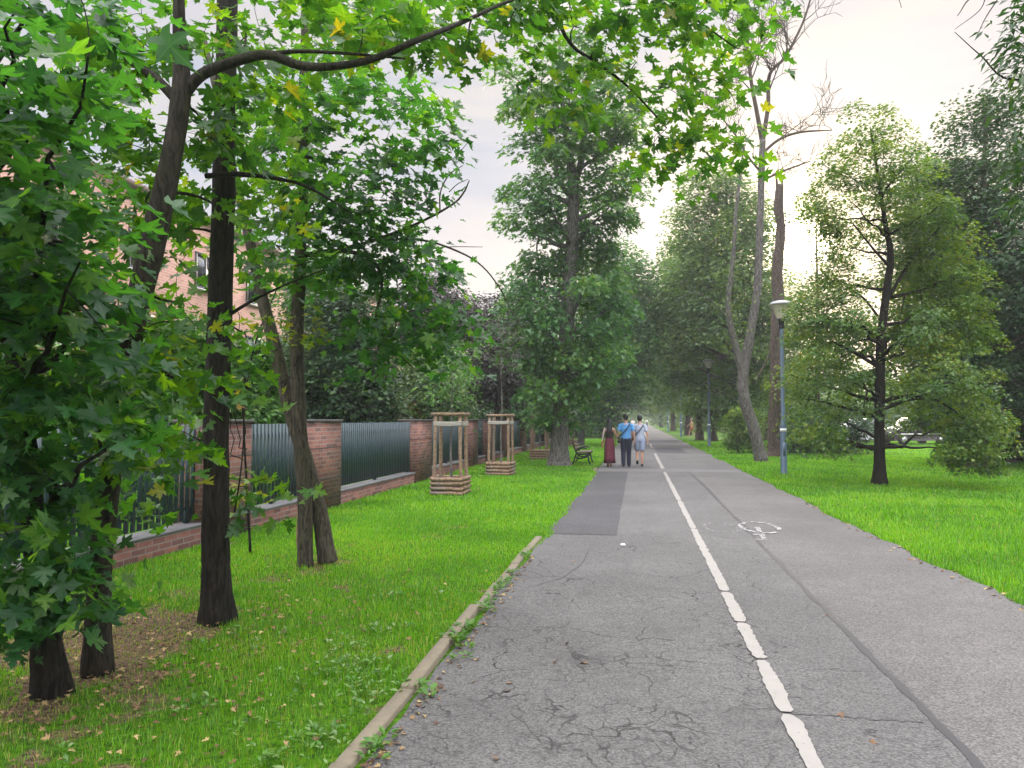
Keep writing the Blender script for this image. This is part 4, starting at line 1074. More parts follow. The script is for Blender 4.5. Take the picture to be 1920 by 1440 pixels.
# overhanging branches at the top right
trX = np.array([[*(P(2330, 980, 9.0) * np.array([1, 1, 0])), 0.2], [*P(2320, 500, 9.0), 0.16], [*P(2260, 0, 9.0), 0.12], [*P(2200, -500, 9.0), 0.06]])
clX = fill([(1890, -40, 1960, 200, 8.2, 9.2, 14), (1900, 200, 1990, 420, 8.4, 9.4, 14), (1860, 60, 1900, 100, 8.4, 9.0, 2), (1900, 60, 1960, 330, 8.4, 9.2, 12), (1960, -100, 2200, 300, 8.4, 9.4, 30), (1900, 420, 1990, 480, 8.6, 9.2, 5)])
exX = [pxpath([(2230, -100, .05), (2050, -60, .03), (1930, -30, .018), (1830, -10, .01), (1795, 30, .004)], 9.0), pxpath([(1880, -15, .008), (1850, 30, .006), (1835, 60, .003)], 9.0), pxpath([(1850, -10, .006), (1836, 20, .005), (1790, 55, .003)], 9.0),
       pxpath([(2230, 100, .04), (2050, 120, .025), (1900, 150, .014), (1840, 105, .008), (1790, 60, .004)], 9.0), pxpath([(1930, -30, .01), (1790, -60, .008), (1692, -20, .005), (1690, 15, .003)], 9.0)]
tree('overhanging_tree', 'tree outside the frame whose dark leafy branch ends hang into the top right corner', trX, clX, 0.17, 30, 0.14, M['dark'], M['bark_dark'], 'long', 14, 0.03, None, 0.006, 7, 0.3, exX, droop=1.6, out=0.2, first_z=2)

# ------------------------------------------------------------------ grass
def scatter(x0, x1, y0, y1, dens, far_fall=None):
    n = int((x1 - x0) * (y1 - y0) * dens)
    return np.c_[rng.uniform(x0, x1, n), rng.uniform(y0, y1, n)]


BL = np.array([(-.5, 0, 0), (.5, 0, 0), (-.36, .14, .52), (.36, .14, .52), (0, .46, 1.0)])
def blades(xy, hgt, wid, tintbase):
    n = len(xy); a = rng.random(n) * 2 * math.pi; ln = rng.uniform(0.3, 1.5, n)
    x = np.stack([np.cos(a), np.sin(a), 0 * a], 1); y_ = np.stack([-np.sin(a), np.cos(a), 0 * a], 1)
    V = np.c_[xy, np.zeros(n)][:, None] + BL[None, :, 0:1] * (wid[:, None, None] * x[:, None]) + BL[None, :, 1:2] * ((hgt * ln)[:, None, None] * y_[:, None]) + BL[None, :, 2:3] * (hgt[:, None, None] * np.array([0, 0, 1.0]))
    o = (np.arange(n) * 5)[:, None]
    return V.reshape(-1, 3), o + np.array([0, 1, 3, 2]), o + np.array([2, 3, 4]), np.repeat(tintbase, 5)


gv, gq, gt, gtt, nb = [], [], [], [], 0
def lay(xy, h0, h1, w0):
    global nb
    x, y_ = xy[:, 0], xy[:, 1]
    s = soil(x, y_)
    ok = rng.random(len(x)) > s * 0.58
    le, re = edge_l(y_), edge_r(y_)
    inpath = (x > le - 0.11 + 0.17 * sm(y_, 8.2, 10.0) * sm(y_, 24.5, 23) + 0.10 * (vnoise(y_ * 2.2, x * 0, 21) - .35)) & (x < re + 0.02 + 0.10 * (vnoise(y_ * 2.5, x * 0, 22) - .6))
    ok &= ~inpath
    ok &= (x > -5.62) | (x < -6.1)
    xy = xy[ok]; x, y_, s = x[ok], y_[ok], s[ok]
    n = len(x)
    tall = fnoise(x * 1.3, y_ * 1.3, 9)
    h = (h0 + (h1 - h0) * tall) * rng.uniform(0.5, 1.3, n) * (1 - 0.5 * s)
    dist = np.hypot(x, y_)
    wd = w0 * rng.uniform(0.7, 1.3, n) * np.clip(dist / 6.0, 0.7, 6.0)
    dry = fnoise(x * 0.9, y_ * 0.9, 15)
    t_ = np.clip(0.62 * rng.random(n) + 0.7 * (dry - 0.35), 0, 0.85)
    t_ = np.where(rng.random(n) < 0.025 + 0.30 * s + (0.08 + 0.22 * sm(dry, .48, .68)) * (x < 0) * sm(y_, 10, 5), rng.uniform(0.9, 1, n), t_)  # dry blades; extra straw ones near left also mute the lawn for canopy shade
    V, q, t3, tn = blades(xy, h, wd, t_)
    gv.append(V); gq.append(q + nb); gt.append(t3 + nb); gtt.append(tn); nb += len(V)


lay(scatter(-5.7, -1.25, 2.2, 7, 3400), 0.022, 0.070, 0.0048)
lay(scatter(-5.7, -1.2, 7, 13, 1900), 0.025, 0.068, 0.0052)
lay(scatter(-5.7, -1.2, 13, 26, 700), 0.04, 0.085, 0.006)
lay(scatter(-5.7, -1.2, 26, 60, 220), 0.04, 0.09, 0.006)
lay(scatter(3.0, 7.5, 4.5, 12, 1800), 0.03, 0.08, 0.0052)
lay(scatter(3.0, 14, 12, 22, 600), 0.04, 0.095, 0.006)
lay(scatter(7.5, 12, 8, 12, 700), 0.04, 0.095, 0.006)
lay(scatter(3.0, 22, 22, 36, 230), 0.04, 0.095, 0.006)
lay(scatter(3.0, 26, 36, 60, 80), 0.05, 0.10, 0.006)
lay(scatter(-14, -6.1, 5, 20, 120), 0.06, 0.15, 0.006)
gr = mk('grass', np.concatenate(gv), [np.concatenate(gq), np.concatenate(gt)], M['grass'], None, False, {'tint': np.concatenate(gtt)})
tag(gr, 'bright green mown grass on both lawns, thin on bare soil near the maples', 'grass', None, 'stuff')


# low broad-leaved weeds: patches in the near lawn and along the kerb
def rosettes(cs, nl, size, lift=0.5):
    pos, nr, tp, sz = [], [], [], []
    for (x, y_, s) in cs:
        for k in range(nl):
            a = rng.random() * 2 * math.pi; d = np.array([math.cos(a), math.sin(a), lift * rng.uniform(0.2, 1.3)])
            pos.append((x + 0.02 * d[0], y_ + 0.02 * d[1], 0.02 + 0.03 * rng.random())); tp.append(d); nr.append(np.array([-d[0] * .5, -d[1] * .5, 1.0]) + rng.normal(size=3) * .25); sz.append(size * s * rng.uniform(.6, 1.2))
    return np.array(pos), np.array(nr), np.array(tp), np.array(sz)


cs = []
for (px_, py_, n, sp) in ((640, 1260, 40, .16), (700, 1290, 30, .12), (600, 1380, 34, .16), (520, 1420, 20, .15), (560, 1290, 14, .12), (480, 1200, 14, .15), (340, 1330, 8, .12), (690, 1200, 20, .15), (180, 1400, 8, .15), (760, 1130, 16, .2)):
    c = G(px_, py_)
    for _ in range(n):
        cs.append((c[0] + rng.normal() * sp, c[1] + rng.normal() * sp * 1.3, rng.uniform(.5, 1.1)))
ar = rosettes([c for c in cs if c[0] < LX - .1], 5, 0.05)
V1, F1, k1 = leaves(*ar, 'oval')
ks = []
for (px_, py_, s) in ((860, 1215, 1.1), (855, 1200, .9), (905, 1150, .9), (880, 1185, 1.0), (930, 1115, .8), (945, 1100, .8), (985, 1045, .8), (790, 1305, .8), (725, 1400, .7), (960, 1080, .7), (950, 1092, .8), (700, 1440, .6), (870, 1225, .7), (915, 1135, .7)):
    c = G(px_, py_)
    for _ in range(3):
        ks.append((c[0] + rng.normal() * 0.03, c[1] + rng.normal() * 0.08, s))
br = rosettes(ks, 7, 0.08, 0.9)
V2, F2, k2 = leaves(*br, 'long' if False else 'oval')
mk_ = mk('weeds', np.concatenate([V1, V2]), [np.concatenate([F1, F2 + len(V1)])], M['weed'], None, False,
         {'tint': np.concatenate([np.repeat(rng.random(len(ar[0])), k1), np.repeat(rng.random(len(br[0])) * 0.7, k2)])})
tag(mk_, 'low broad leaved weeds in the near lawn and along the kerb', 'weeds', None, 'stuff')

# fallen leaves
cs = []
for (px_, py_) in ((1075, 1054), (1065, 1209), (1042, 1243), (1098, 1247), (950, 1300), (955, 1285), (887, 1283), (820, 1358), (930, 1425), (893, 1241), (1575, 1342), (1552, 1156), (1640, 1395)):
    cs.append((*G(px_, py_)[:2], 0.014, 0.048))
for _ in range(150):
    c = G(rng.uniform(700, 900), rng.uniform(1150, 1440)); yv = rng.uniform(3.2, 9); cs.append((-1.28 + abs(rng.normal()) * 0.05, yv, 0.014, 0.035))
for _ in range(900):
    b_ = TREE_BASES[int(rng.integers(0, 3))]; cs.append((b_[0] + rng.normal() * 0.75, b_[1] + rng.normal() * 0.7, 0.03, 0.036))
for _ in range(70):
    cs.append((rng.uniform(-4.5, -1.5), rng.uniform(3, 8), 0.03, 0.042))
for _ in range(90):
    yv = rng.uniform(5, 16); cs.append((edge_r(yv) - abs(rng.normal()) * 0.08, yv, 0.014, 0.05))
cs = np.array([c for c in cs if c[0] < LX - .1 or c[2] < .019]); n = len(cs)
V, F, k = leaves(cs[:, :3], np.array([0, 0, 1.0]) + rng.normal(size=(n, 3)) * 0.22, rng.normal(size=(n, 3)), cs[:, 3] * rng.uniform(.6, 1.2, n), 'maple_mid')
fl = mk('fallen_leaves', V, [F], M['litter'], None, False, {'tint': np.repeat(rng.random(n), k)})
tag(fl, 'dry brown and yellow leaves lying under the maples and on the path', 'leaves', None, 'stuff')

mb = MB(); mb.lathe([(0.0, 0.035), (0.02, 0.033), (0.035, 0.02), (0.036, 0.006), (0.0, 0.0)], (0, 0, 0), 9)
o = mb.build('paper_scrap', M['paper'], None, True); o.location = (*G(1168, 1024)[:2], 0.007); o.scale = (1, 1.4, .8)
tag(o, 'small crumpled white scrap lying on the asphalt left of the line', 'litter')

# ------------------------------------------------------------------ brick and metal fence
FX = -5.76
fence = thing('garden_fence', 'long fence of dark metal slats between brick pillars on a brick plinth', 'fence', (FX, 5, 0))
PIL = [(-6.6, -5.4), (-1.2, 0.0), (3.2, 4.3), (9.15, 10.30), (12.40, 13.70), (18.70, 20.15), (25.1, 26.2), (27.9, 28.9), (31.7, 32.9), (37.0, 38.2), (40.4, 41.5), (46.4, 47.5), (52.4, 53.5), (58.4, 59.5), (64.4, 65.5), (70.4, 71.5), (76.4, 77.5)]
mb = MB(); mb.box((-0.18, -13, -0.3), (0.06, 73, 0.24)); mb.build('plinth', M['brick'], fence)
mbp = 5.0
for k, (a, b) in enumerate(PIL):
    mb = MB(); a0, b0_ = a - mbp, b - mbp
    if k == 0:
        mb.box((-0.36, a0, 0.0), (0.12, b0_, 1.60)); pil = mb.build('pillar', M['brick'], fence)
    else:
        mb.box((-0.36, a0, 0.0), (0.12, b0_, 1.60)); pil = mb.build('pillar', M['brick'], fence)
    mb = MB(); mb.bbox((-0.39, a0 - 0.03, 1.60), (0.15, b0_ + 0.03, 1.645), 0.01); mb.build('pillar_cap', M['cap_dark'], pil)
    for zj in (0.56, 1.12):
        mb = MB(); mb.box((-0.363, a0 - 0.003, zj), (0.123, b0_ + 0.003, zj + 0.018)); mb.build('joint_line', M['cap_dark'], pil)
    if k + 1 < len(PIL):
        c, d = b0_ + 0.01, PIL[k + 1][0] - mbp - 0.01
        mb = MB(); mb.bbox((-0.22, c, 0.24), (0.10, d, 0.285), 0.012); mb.build('coping', M['cap'], fence)
        mb = MB()
        for yy_ in np.arange(c + 0.05, d - 0.06, 0.118):
            mb.box((-0.075, yy_, 0.33), (-0.050, yy_ + 0.062, 1.575))
        mb.box((-0.118, c, 0.46), (-0.078, d, 0.50)); mb.box((-0.118, c, 1.40), (-0.078, d, 1.44))
        for yy_ in np.linspace(c + 0.06, d - 0.12, 3):
            mb.box((-0.135, yy_, 0.285), (-0.079, yy_ + 0.06, 0.46))
        mb.build('slat_panel', M['fence'], fence)

# ------------------------------------------------------------------ brick apartment building
BXF = -18.0
bld = thing('apartment_building', 'pale red brick apartment building behind the thujas', 'building', (BXF, 30, 0))
H = 10.0; y0b, y1b = -26.0, 33.0
mb = MB(); mb.box((-12, y0b, 0), (0, y1b, H)); mb.build('wall', M['brick_pale'], bld)
mb = MB(); mb.bbox((-12.25, y0b - 0.25, H), (0.25, y1b + 0.25, H + 0.22), 0.03); mb.build('roof', M['roof'], bld)
win = None
for fl_ in range(3):
    for k, yw in enumerate(np.arange(-22.5, 31, 4.1)):
        z0 = 1.0 + fl_ * 3.05; wv, hv = 1.5, 1.5
        if win is None:
            mb = MB()
            for (a, b) in (((0.003, 0, 0), (0.07, wv, 0.09)), ((0.003, 0, hv - 0.09), (0.07, wv, hv)), ((0.003, 0, 0.09), (0.07, 0.09, hv - 0.09)), ((0.003, wv - 0.09, 0.09), (0.07, wv, hv - 0.09)), ((0.003, wv / 2 - .04, 0.09), (0.06, wv / 2 + .04, hv - 0.09))):
                mb.box(a, b)
            win = mb.build('window', M['frame_dark'], bld)
            mb = MB(); mb.box((0.002, 0.09, 0.09), (0.03, wv - 0.09, hv - 0.09)); pn = mb.build('pane', M['glass'], win)
            mb = MB(); mb.bbox((0.003, -0.06, -0.07), (0.14, wv + 0.06, -0.003), 0.01); mb.build('sill', M['render_white'], win)
            win.location = (0, yw, z0)
        else:
            c = copy_tree(win, bld); c.location = (0, yw, z0)
for yw in (-16.6, 0.0, 12.4):
    mb = MB(); mb.tube([(0.09, yw, 0.1), (0.09, yw, H - 0.05)], 0.055, 8); mb.build('downpipe', M['render_white'], bld)
for (yw, z0) in ((21.9, 3.6), (21.9, 6.65)):
    mb = MB(); mb.bbox((0.003, yw, z0), (1.25, yw + 2.9, z0 + 0.16), 0.01); bal = mb.build('balcony', M['render_white'], bld)
    mb = MB(); mb.box((1.19, yw + 0.03, z0 + 0.16), (1.22, yw + 2.87, z0 + 1.05)); mb.box((0.003, yw + 0.03, z0 + 0.16), (1.19, yw + 0.06, z0 + 1.05)); mb.box((0.003, yw + 2.84, z0 + 0.16), (1.19, yw + 2.87, z0 + 1.05)); mb.build('balustrade', M['render_white'], bal)

# ------------------------------------------------------------------ tree guards and saplings
def log(mb, a, b, r):
    a, b = np.array(a, float), np.array(b, float); u = np.linspace(0, 1, 6)[:, None]
    pts = a + (b - a) * u; pts[1:-1] += rng.normal(size=(4, 3)) * 0.004
    mb.tube(pts, r * rng.uniform(0.93, 1.07, 6), 9, True)


def guard(px_, py_, label, s=0.30, seed=0):
    c = G(px_, py_)
    root = thing('tree_guard', label, 'tree guard', c, rng.normal() * 0.03, 'wooden tree guards on the left lawn')
    for sx in (-1, 1):
        for sy in (-1, 1):
            mb = MB(); log(mb, (sx * s, sy * s, -0.2), (sx * (s - 0.03) + rng.normal() * .012, sy * (s - 0.03) + rng.normal() * .012, 1.74), 0.04); mb.build('post', M['wood'], root, True)
    for k in range(4):
        z = 0.06 + 0.098 * k
        for sd_ in (-1, 1):
            mb = MB(); log(mb, (-s - 0.05, sd_ * (s + 0.055), z), (s + 0.05, sd_ * (s + 0.055), z + rng.normal() * .006), 0.043); mb.build('base_log', M['wood'], root, True)
            mb = MB(); log(mb, (sd_ * (s + 0.055), -s - 0.03, z + 0.012), (sd_ * (s + 0.055), s + 0.03, z + 0.012), 0.043); mb.build('base_log', M['wood'], root, True)
    for z, r in ((1.72, 0.036),):
        for sd_ in (-1, 1):
            mb = MB(); log(mb, (-s - 0.07, sd_ * (s - 0.02), z + 0.04), (s + 0.07, sd_ * (s - 0.02), z + 0.04), r); mb.build('top_rail', M['wood'], root, True)
            mb = MB(); log(mb, (sd_ * (s - 0.02), -s - 0.05, z + 0.045), (sd_ * (s - 0.02), s + 0.05, z + 0.045), r); mb.build('top_rail', M['wood'], root, True)
    mb = MB(); q = s + 0.012
    for a, b in (((-q, -q), (q, -q)), ((q, -q), (q, q)), ((q, q), (-q, q)), ((-q, q), (-q, -q))):
        L = bez(np.array([*a, 1.56]), np.array([(a[0] + b[0]) / 2 * .9, (a[1] + b[1]) / 2 * .9, 1.53]), np.array([*b, 1.56]), 6)
        for dz in (-0.03, 0.0, 0.03):
            mb.tube(L + np.array([0, 0, dz]), 0.018, 5, False)
    mb.build('tie_band', simple('pale_tie', (0.36, 0.34, 0.30), 0.8, .1), root, True)
    mb = MB(); mb.box((-s - 0.01, -s - 0.01, 0.0), (s + 0.01, s + 0.01, 0.13)); mb.build('soil_bed', M['soilbox'], root)
    return root, c


def sapling(c, top, prof, D, mat, label, n=26, size=0.1, sig=0.22):
    tr_ = np.array([[c[0] + .02, c[1] + .02, 0.0, 0.028], [c[0], c[1], 1.2, 0.024], [c[0] + .03, c[1], 2.4, 0.018], [*P(top[0], top[1], D), 0.006]])
    tree('young_tree', label, tr_, px_profile(prof, D, n), sig, 70, size, mat, M['bark_grey'], 'oval', 10, 0.012, 'young trees inside the wooden guards', 0.006, 6, 0.4, None, first_z=2.0, flare=1.0)


r1, c1_ = guard(845, 927, 'nearest wooden log tree guard, largest of those on the left lawn')
sapling(c1_, (848, 600), [(640, 815, 880), (690, 800, 890), (740, 815, 880)], DEP(c1_), M['mid'], 'thin young tree in the nearest wooden guard', 16, 0.09)
r2, c2_ = guard(939, 891, 'second wooden log tree guard from the camera, right of the nearest')
sapling(c2_, (935, 590), [(600, 910, 965), (650, 890, 985), (720, 905, 970)], DEP(c2_), M['purple'], 'thin young purple leaved tree in the second wooden guard', 20, 0.1)
r3, c3_ = guard(1012, 861, 'wooden log tree guard just left of the thick maple trunk')
sapling(c3_, (1015, 650), [(660, 995, 1040), (720, 985, 1045), (780, 1000, 1035)], DEP(c3_), M['mid'], 'young tree in the guard left of the thick maple trunk', 18, 0.11, .28)
r4, c4_ = guard(1066, 836, 'farthest wooden log tree guard, showing behind the bench')
sapling(c4_, (1072, 680), [(690, 1055, 1090), (740, 1050, 1095), (780, 1060, 1088)], DEP(c4_), M['mid'], 'young tree in the farthest guard behind the bench', 16, 0.14, .35)

# ------------------------------------------------------------------ bench
bc = G(1083, 873)
bench = thing('park_bench', 'wooden park bench with black iron legs facing the path', 'bench', (bc[0], bc[1], 0))
for yy_ in (0.12, 1.58):
    mb = MB()
    for rows in ([(-.18, 0.86), (-.12, 0.62), (-.04, 0.44), (.02, 0.40), (.28, 0.40), (.44, 0.43)], [(-.04, 0.44), (-.10, 0.30), (-.14, 0.14), (-.22, 0.0)], [(.34, 0.40), (.38, 0.26), (.40, 0.14), (.47, 0.0)],
                 [(-.10, 0.30), (.05, 0.24), (.20, 0.27), (.36, 0.32)], [(-.06, 0.5), (.02, .60), (.20, .62), (.32, .6)]):
        q = smooth_path(np.array([(a, yy_, z, 0.028) for a, z in rows])); mb.tube(q[:, :3], q[:, 3], 7, True)
    mb.build('leg', M['iron'], bench, True)
for k in range(5):
    x = -0.02 + k * 0.096; z = 0.435 + 0.006 * k
    mb = MB(); mb.bbox((x, 0.0, z), (x + 0.082, 1.70, z + 0.034), 0.006); mb.build('seat_slat', M['bench_wood'], bench)
for k in range(3):
    z = 0.54 + k * 0.125; x = -0.075 - k * 0.042
    mb = MB(); V_ = [(x, 0, z), (x + .03, 0, z + .01), (x - .01, 0, z + .115), (x - .04, 0, z + .105)]; V_ += [(a, 1.7, b) for a, _, b in V_]
    mb.add(V_, [np.array([(0, 1, 2, 3), (7, 6, 5, 4), (0, 4, 5, 1), (1, 5, 6, 2), (2, 6, 7, 3), (3, 7, 4, 0)])]); mb.build('back_slat', M['bench_wood'], bench)

# ------------------------------------------------------------------ street lamps
def lamp(px_, py_, label):
    c = G(px_, py_)
    root = thing('street_lamp', label, 'street lamp', c, 0, 'street lamps along the right path edge')
    mb = MB(); mb.lathe([(0.0, 0), (0.115, 0.0), (0.115, 0.02), (0.098, 0.05), (0.094, 1.46), (0.088, 1.50), (0.062, 1.56), (0.056, 4.35), (0.052, 4.40)], (0, 0, 0), 16); mb.build('pole', M['lamp_metal'], root, True)
    mb = MB(); mb.box((-0.03, -0.1005, 0.55), (0.03, -0.090, 0.95)); mb.build('service_door', M['lamp_metal'], root)
    mb = MB(); mb.lathe([(0.097, 1.28), (0.0985, 1.28), (0.0985, 1.37), (0.097, 1.37)], (0, 0, 0), 16); mb.build('sticker', M['sticker'], root)
    mb = MB(); mb.lathe([(0.0, 4.40), (0.075, 4.40), (0.085, 4.44), (0.085, 4.62), (0.13, 4.66), (0.12, 4.70), (0.0, 4.70)], (0, 0, 0), 18); mb.build('lamp_neck', M['iron'], root, True)
    mb = MB(); mb.lathe([(0.12, 4.70), (0.16, 4.80), (0.22, 4.95), (0.30, 5.09), (0.325, 5.11)], (0, 0, 0), 24); mb.build('lamp_bowl', M['bowl'], root, True)
    mb = MB(); mb.lathe([(0.33, 5.105), (0.355, 5.12), (0.35, 5.15), (0.27, 5.21), (0.15, 5.245), (0.0, 5.25)], (0, 0, 0), 24); mb.build('lamp_cover', M['lamp_cap'], root, True)
    mb = MB(); mb.tube([(0, 0, 4.7), (0, 0, 5.11)], 0.018, 6); mb.build('lamp_stem', M['iron'], root)
    return root


lamp(1470, 889, 'nearest tall blue grey street lamp with a conical bowl, on the right lawn edge')
lamp(1330, 838, 'second street lamp along the path, left of the half dead tree')
lamp(1277, 819.5, 'third street lamp, far off beside the woman in the floral outfit')
lamp(1253, 810, 'farthest thin street lamp pole near the path end')

# ------------------------------------------------------------------ cars beyond the lawn
def car(px_, py_, rz, paintm, label, tall=1.0, L=4.6, Wd=1.82, Hh=1.62):
    c = G(px_, py_)
    root = thing('parked_car', label, 'car', c, rz, None)
    prof = [(-2.22, .24), (-2.28, .55), (-2.24, .92), (-2.10, 1.02), (-1.95, 1.52), (-1.75, 1.62), (0.10, 1.64), (0.35, 1.58), (1.02, 1.05), (1.95, .95), (2.20, .84), (2.27, .56), (2.20, .24)]
    prof = np.array(prof) * np.array([L / 4.55, Hh / 1.64]); n = len(prof)
    def section(y_, inset):
        q = prof.copy(); k = q[:, 1] > 1.03 * Hh / 1.64
        return np.c_[q[:, 0] * (1 - inset * 0.12), np.full(n, y_), q[:, 1]], k
    ysec = [(-Wd / 2, .30), (-Wd / 2 + .06, 0), (0, 0), (Wd / 2 - .06, 0), (Wd / 2, .30)]
    V_ = []
    for y_, ins in ysec:
        q, k = section(y_, ins)
        q[k, 1] *= 0.84 if abs(y_) > 0.1 else 1
        V_.append(q)
    V_ = np.concatenate(V_); f = []
    for s in range(4):
        for k in range(n):
            f.append((s * n + k, s * n + (k + 1) % n, (s + 1) * n + (k + 1) % n, (s + 1) * n + k))
    mb = MB(); mb.add(V_, [np.array(f), np.arange(n)[None], (np.arange(n)[::-1] + 4 * n)[None]]); mb.build('body', paintm, root, False)
    for sy in (-1, 1):
        for (xa, xb) in ((-1.85, -1.0), (-0.92, -0.12), (-0.04, 0.78)):
            ya = sy * (Wd / 2 * 0.84 + 0.012); yb = sy * (Wd / 2 * 0.84 + 0.004)
            w0 = [(xa + .06, ya, 1.05), (xb, ya, 1.05), (min(xb, .42), yb, 1.50), (xa + (.12 if xa < -1.5 else 0), yb, 1.50)]
            w0 = np.array(w0) * np.array([L / 4.55, 1, Hh / 1.64]); w1 = w0 - np.array([0, sy * 0.02, 0])
            mb = MB(); mb.add(np.concatenate([w0, w1]), [np.array([(0, 1, 2, 3), (7, 6, 5, 4), (0, 4, 5, 1), (1, 5, 6, 2), (2, 6, 7, 3), (3, 7, 4, 0)])]); mb.build('side_window', M['glass'], root)
        mb = MB(); mb.box((-2.33, sy * .62 - .1, .8), (-2.18, sy * .62 + .1, 1.05)); mb.build('tail_light', M['red_lens'], root)
        mb = MB(); mb.box((2.16, sy * .62 - .12, .68), (2.30, sy * .62 + .12, .82)); mb.build('headlight', M['chrome'], root)
        mb = MB(); mb.box((-1.9, sy * (Wd / 2 + .012) - .01, .66), (1.7, sy * (Wd / 2 + .012) + .01, .71)); mb.build('side_trim', M['chrome'], root)
        for x in (-1.40, 1.42):
            mb = MB()
            a = np.linspace(0, 2 * math.pi, 20, endpoint=False)
            for (r, d0) in ():
                pass
            V2 = np.concatenate([np.stack([x + r * np.cos(a), np.full(20, sy * (Wd / 2 + d)), .33 + r * np.sin(a)], 1) for r, d in ((.20, .03), (.33, .02), (.34, -.05), (.34, -.2), (.1, -.2))])
            q = np.array([(s * 20 + k, s * 20 + (k + 1) % 20, s * 20 + 20 + (k + 1) % 20, s * 20 + 20 + k) for s in range(4) for k in range(20)])
            mb.add(V2, [q]); wh = mb.build('wheel', M['rubber'], root, True)
            mb = MB(); V3 = np.concatenate([np.stack([x + r * np.cos(a), np.full(20, sy * (Wd / 2 + d)), .33 + r * np.sin(a)], 1) for r, d in ((.03, .035), (.20, .03), (.20, -.02))])
            mb.add(V3, [q[:40]]); mb.build('rim', M['rim'], wh, True)
    mb = MB(); mb.box((-2.36, -.7, .40), (-2.22, .7, .58)); mb.build('bumper', M['rubber'], root)
    return root


car(1712, 833, math.radians(180 + 22), M['car_dark'], 'dark estate car with chrome trim parked beyond the lawn, right of the oak trunk', Hh=1.75)
car(1612, 830, math.radians(180 + 30), M['car_white'], 'white car parked beyond the lawn, left of the oak trunk', Hh=1.7)

# ------------------------------------------------------------------ people
def capsules(segs):
    """one bmesh of tapered ellipsoid capsules: (a, b, ra, rb) with r a number or (rx, ry, rz)"""
    bm = bmesh.new()
    u = np.linspace(0, math.pi, 7); v = np.linspace(0, 2 * math.pi, 12, endpoint=False)
    S = np.array([(math.sin(a) * math.cos(b), math.sin(a) * math.sin(b), math.cos(a)) for a in u for b in v])
    for a, b, ra, rb in segs:
        ra = np.broadcast_to(np.asarray(ra, float), (3,)); rb = np.broadcast_to(np.asarray(rb, float), (3,))
        pts = np.concatenate([np.asarray(a) + S * ra, np.asarray(b) + S * rb])
        vs = [bm.verts.new(p_) for p_ in pts]
        r = bmesh.ops.convex_hull(bm, input=vs, use_existing_faces=False)
        dl = list({e for e in r['geom_interior'] + r['geom_unused'] if isinstance(e, bmesh.types.BMVert)})
        bmesh.ops.delete(bm, geom=dl, context='VERTS')
    return bm


def fuse(name, segs, voxel, mat, parent, cut=None):
    bm = capsules(segs); me = bpy.data.meshes.new('tmp'); bm.to_mesh(me); bm.free()
    o = bpy.data.objects.new('tmp', me); COL.objects.link(o)
    r = o.modifiers.new('r', 'REMESH'); r.mode = 'VOXEL'; r.voxel_size = voxel
    s = o.modifiers.new('s', 'SMOOTH'); s.factor = 0.5; s.iterations = 3
    dg = bpy.context.evaluated_depsgraph_get()
    m2 = bpy.data.meshes.new_from_object(o.evaluated_get(dg)); m2.name = name
    bpy.data.objects.remove(o); bpy.data.meshes.remove(me)
    m2.polygons.foreach_set('use_smooth', np.ones(len(m2.polygons), dtype=bool))
    m2.materials.clear(); m2.materials.append(mat)
    q = bpy.data.objects.new(name, m2); COL.objects.link(q); q.parent = parent
    return q


def hand(w_, d, side, r=0.009):
    """palm, four curled fingers of unequal length and a thumb; w_ wrist, d direction of forearm"""
    d = np.asarray(d) / np.linalg.norm(d); fw = np.array([0, 1.0, 0]); fw = fw - np.dot(fw, d) * d; fw /= np.linalg.norm(fw); inn = np.cross(d, fw) * side
    w_ = np.asarray(w_); seg = [(w_, w_ + d * 0.08, (0.018, 0.03, 0.02), (0.016, 0.034, 0.02))]
    for k, L in enumerate((0.070, 0.078, 0.072, 0.056)):
        a = w_ + d * 0.085 + fw * (0.030 - 0.019 * k); b = a + d * L * 0.5 + inn * 0.006; c = b + d * L * 0.42 + inn * 0.022
        seg += [(a, b, r, r * .9), (b, c, r * .9, r * .75)]
    a = w_ + d * 0.02 + fw * 0.030; b = a + d * 0.035 + fw * 0.022; c = b + d * 0.030 + fw * 0.004
    return seg + [(a, b, r * 1.2, r), (b, c, r, r * .8)]


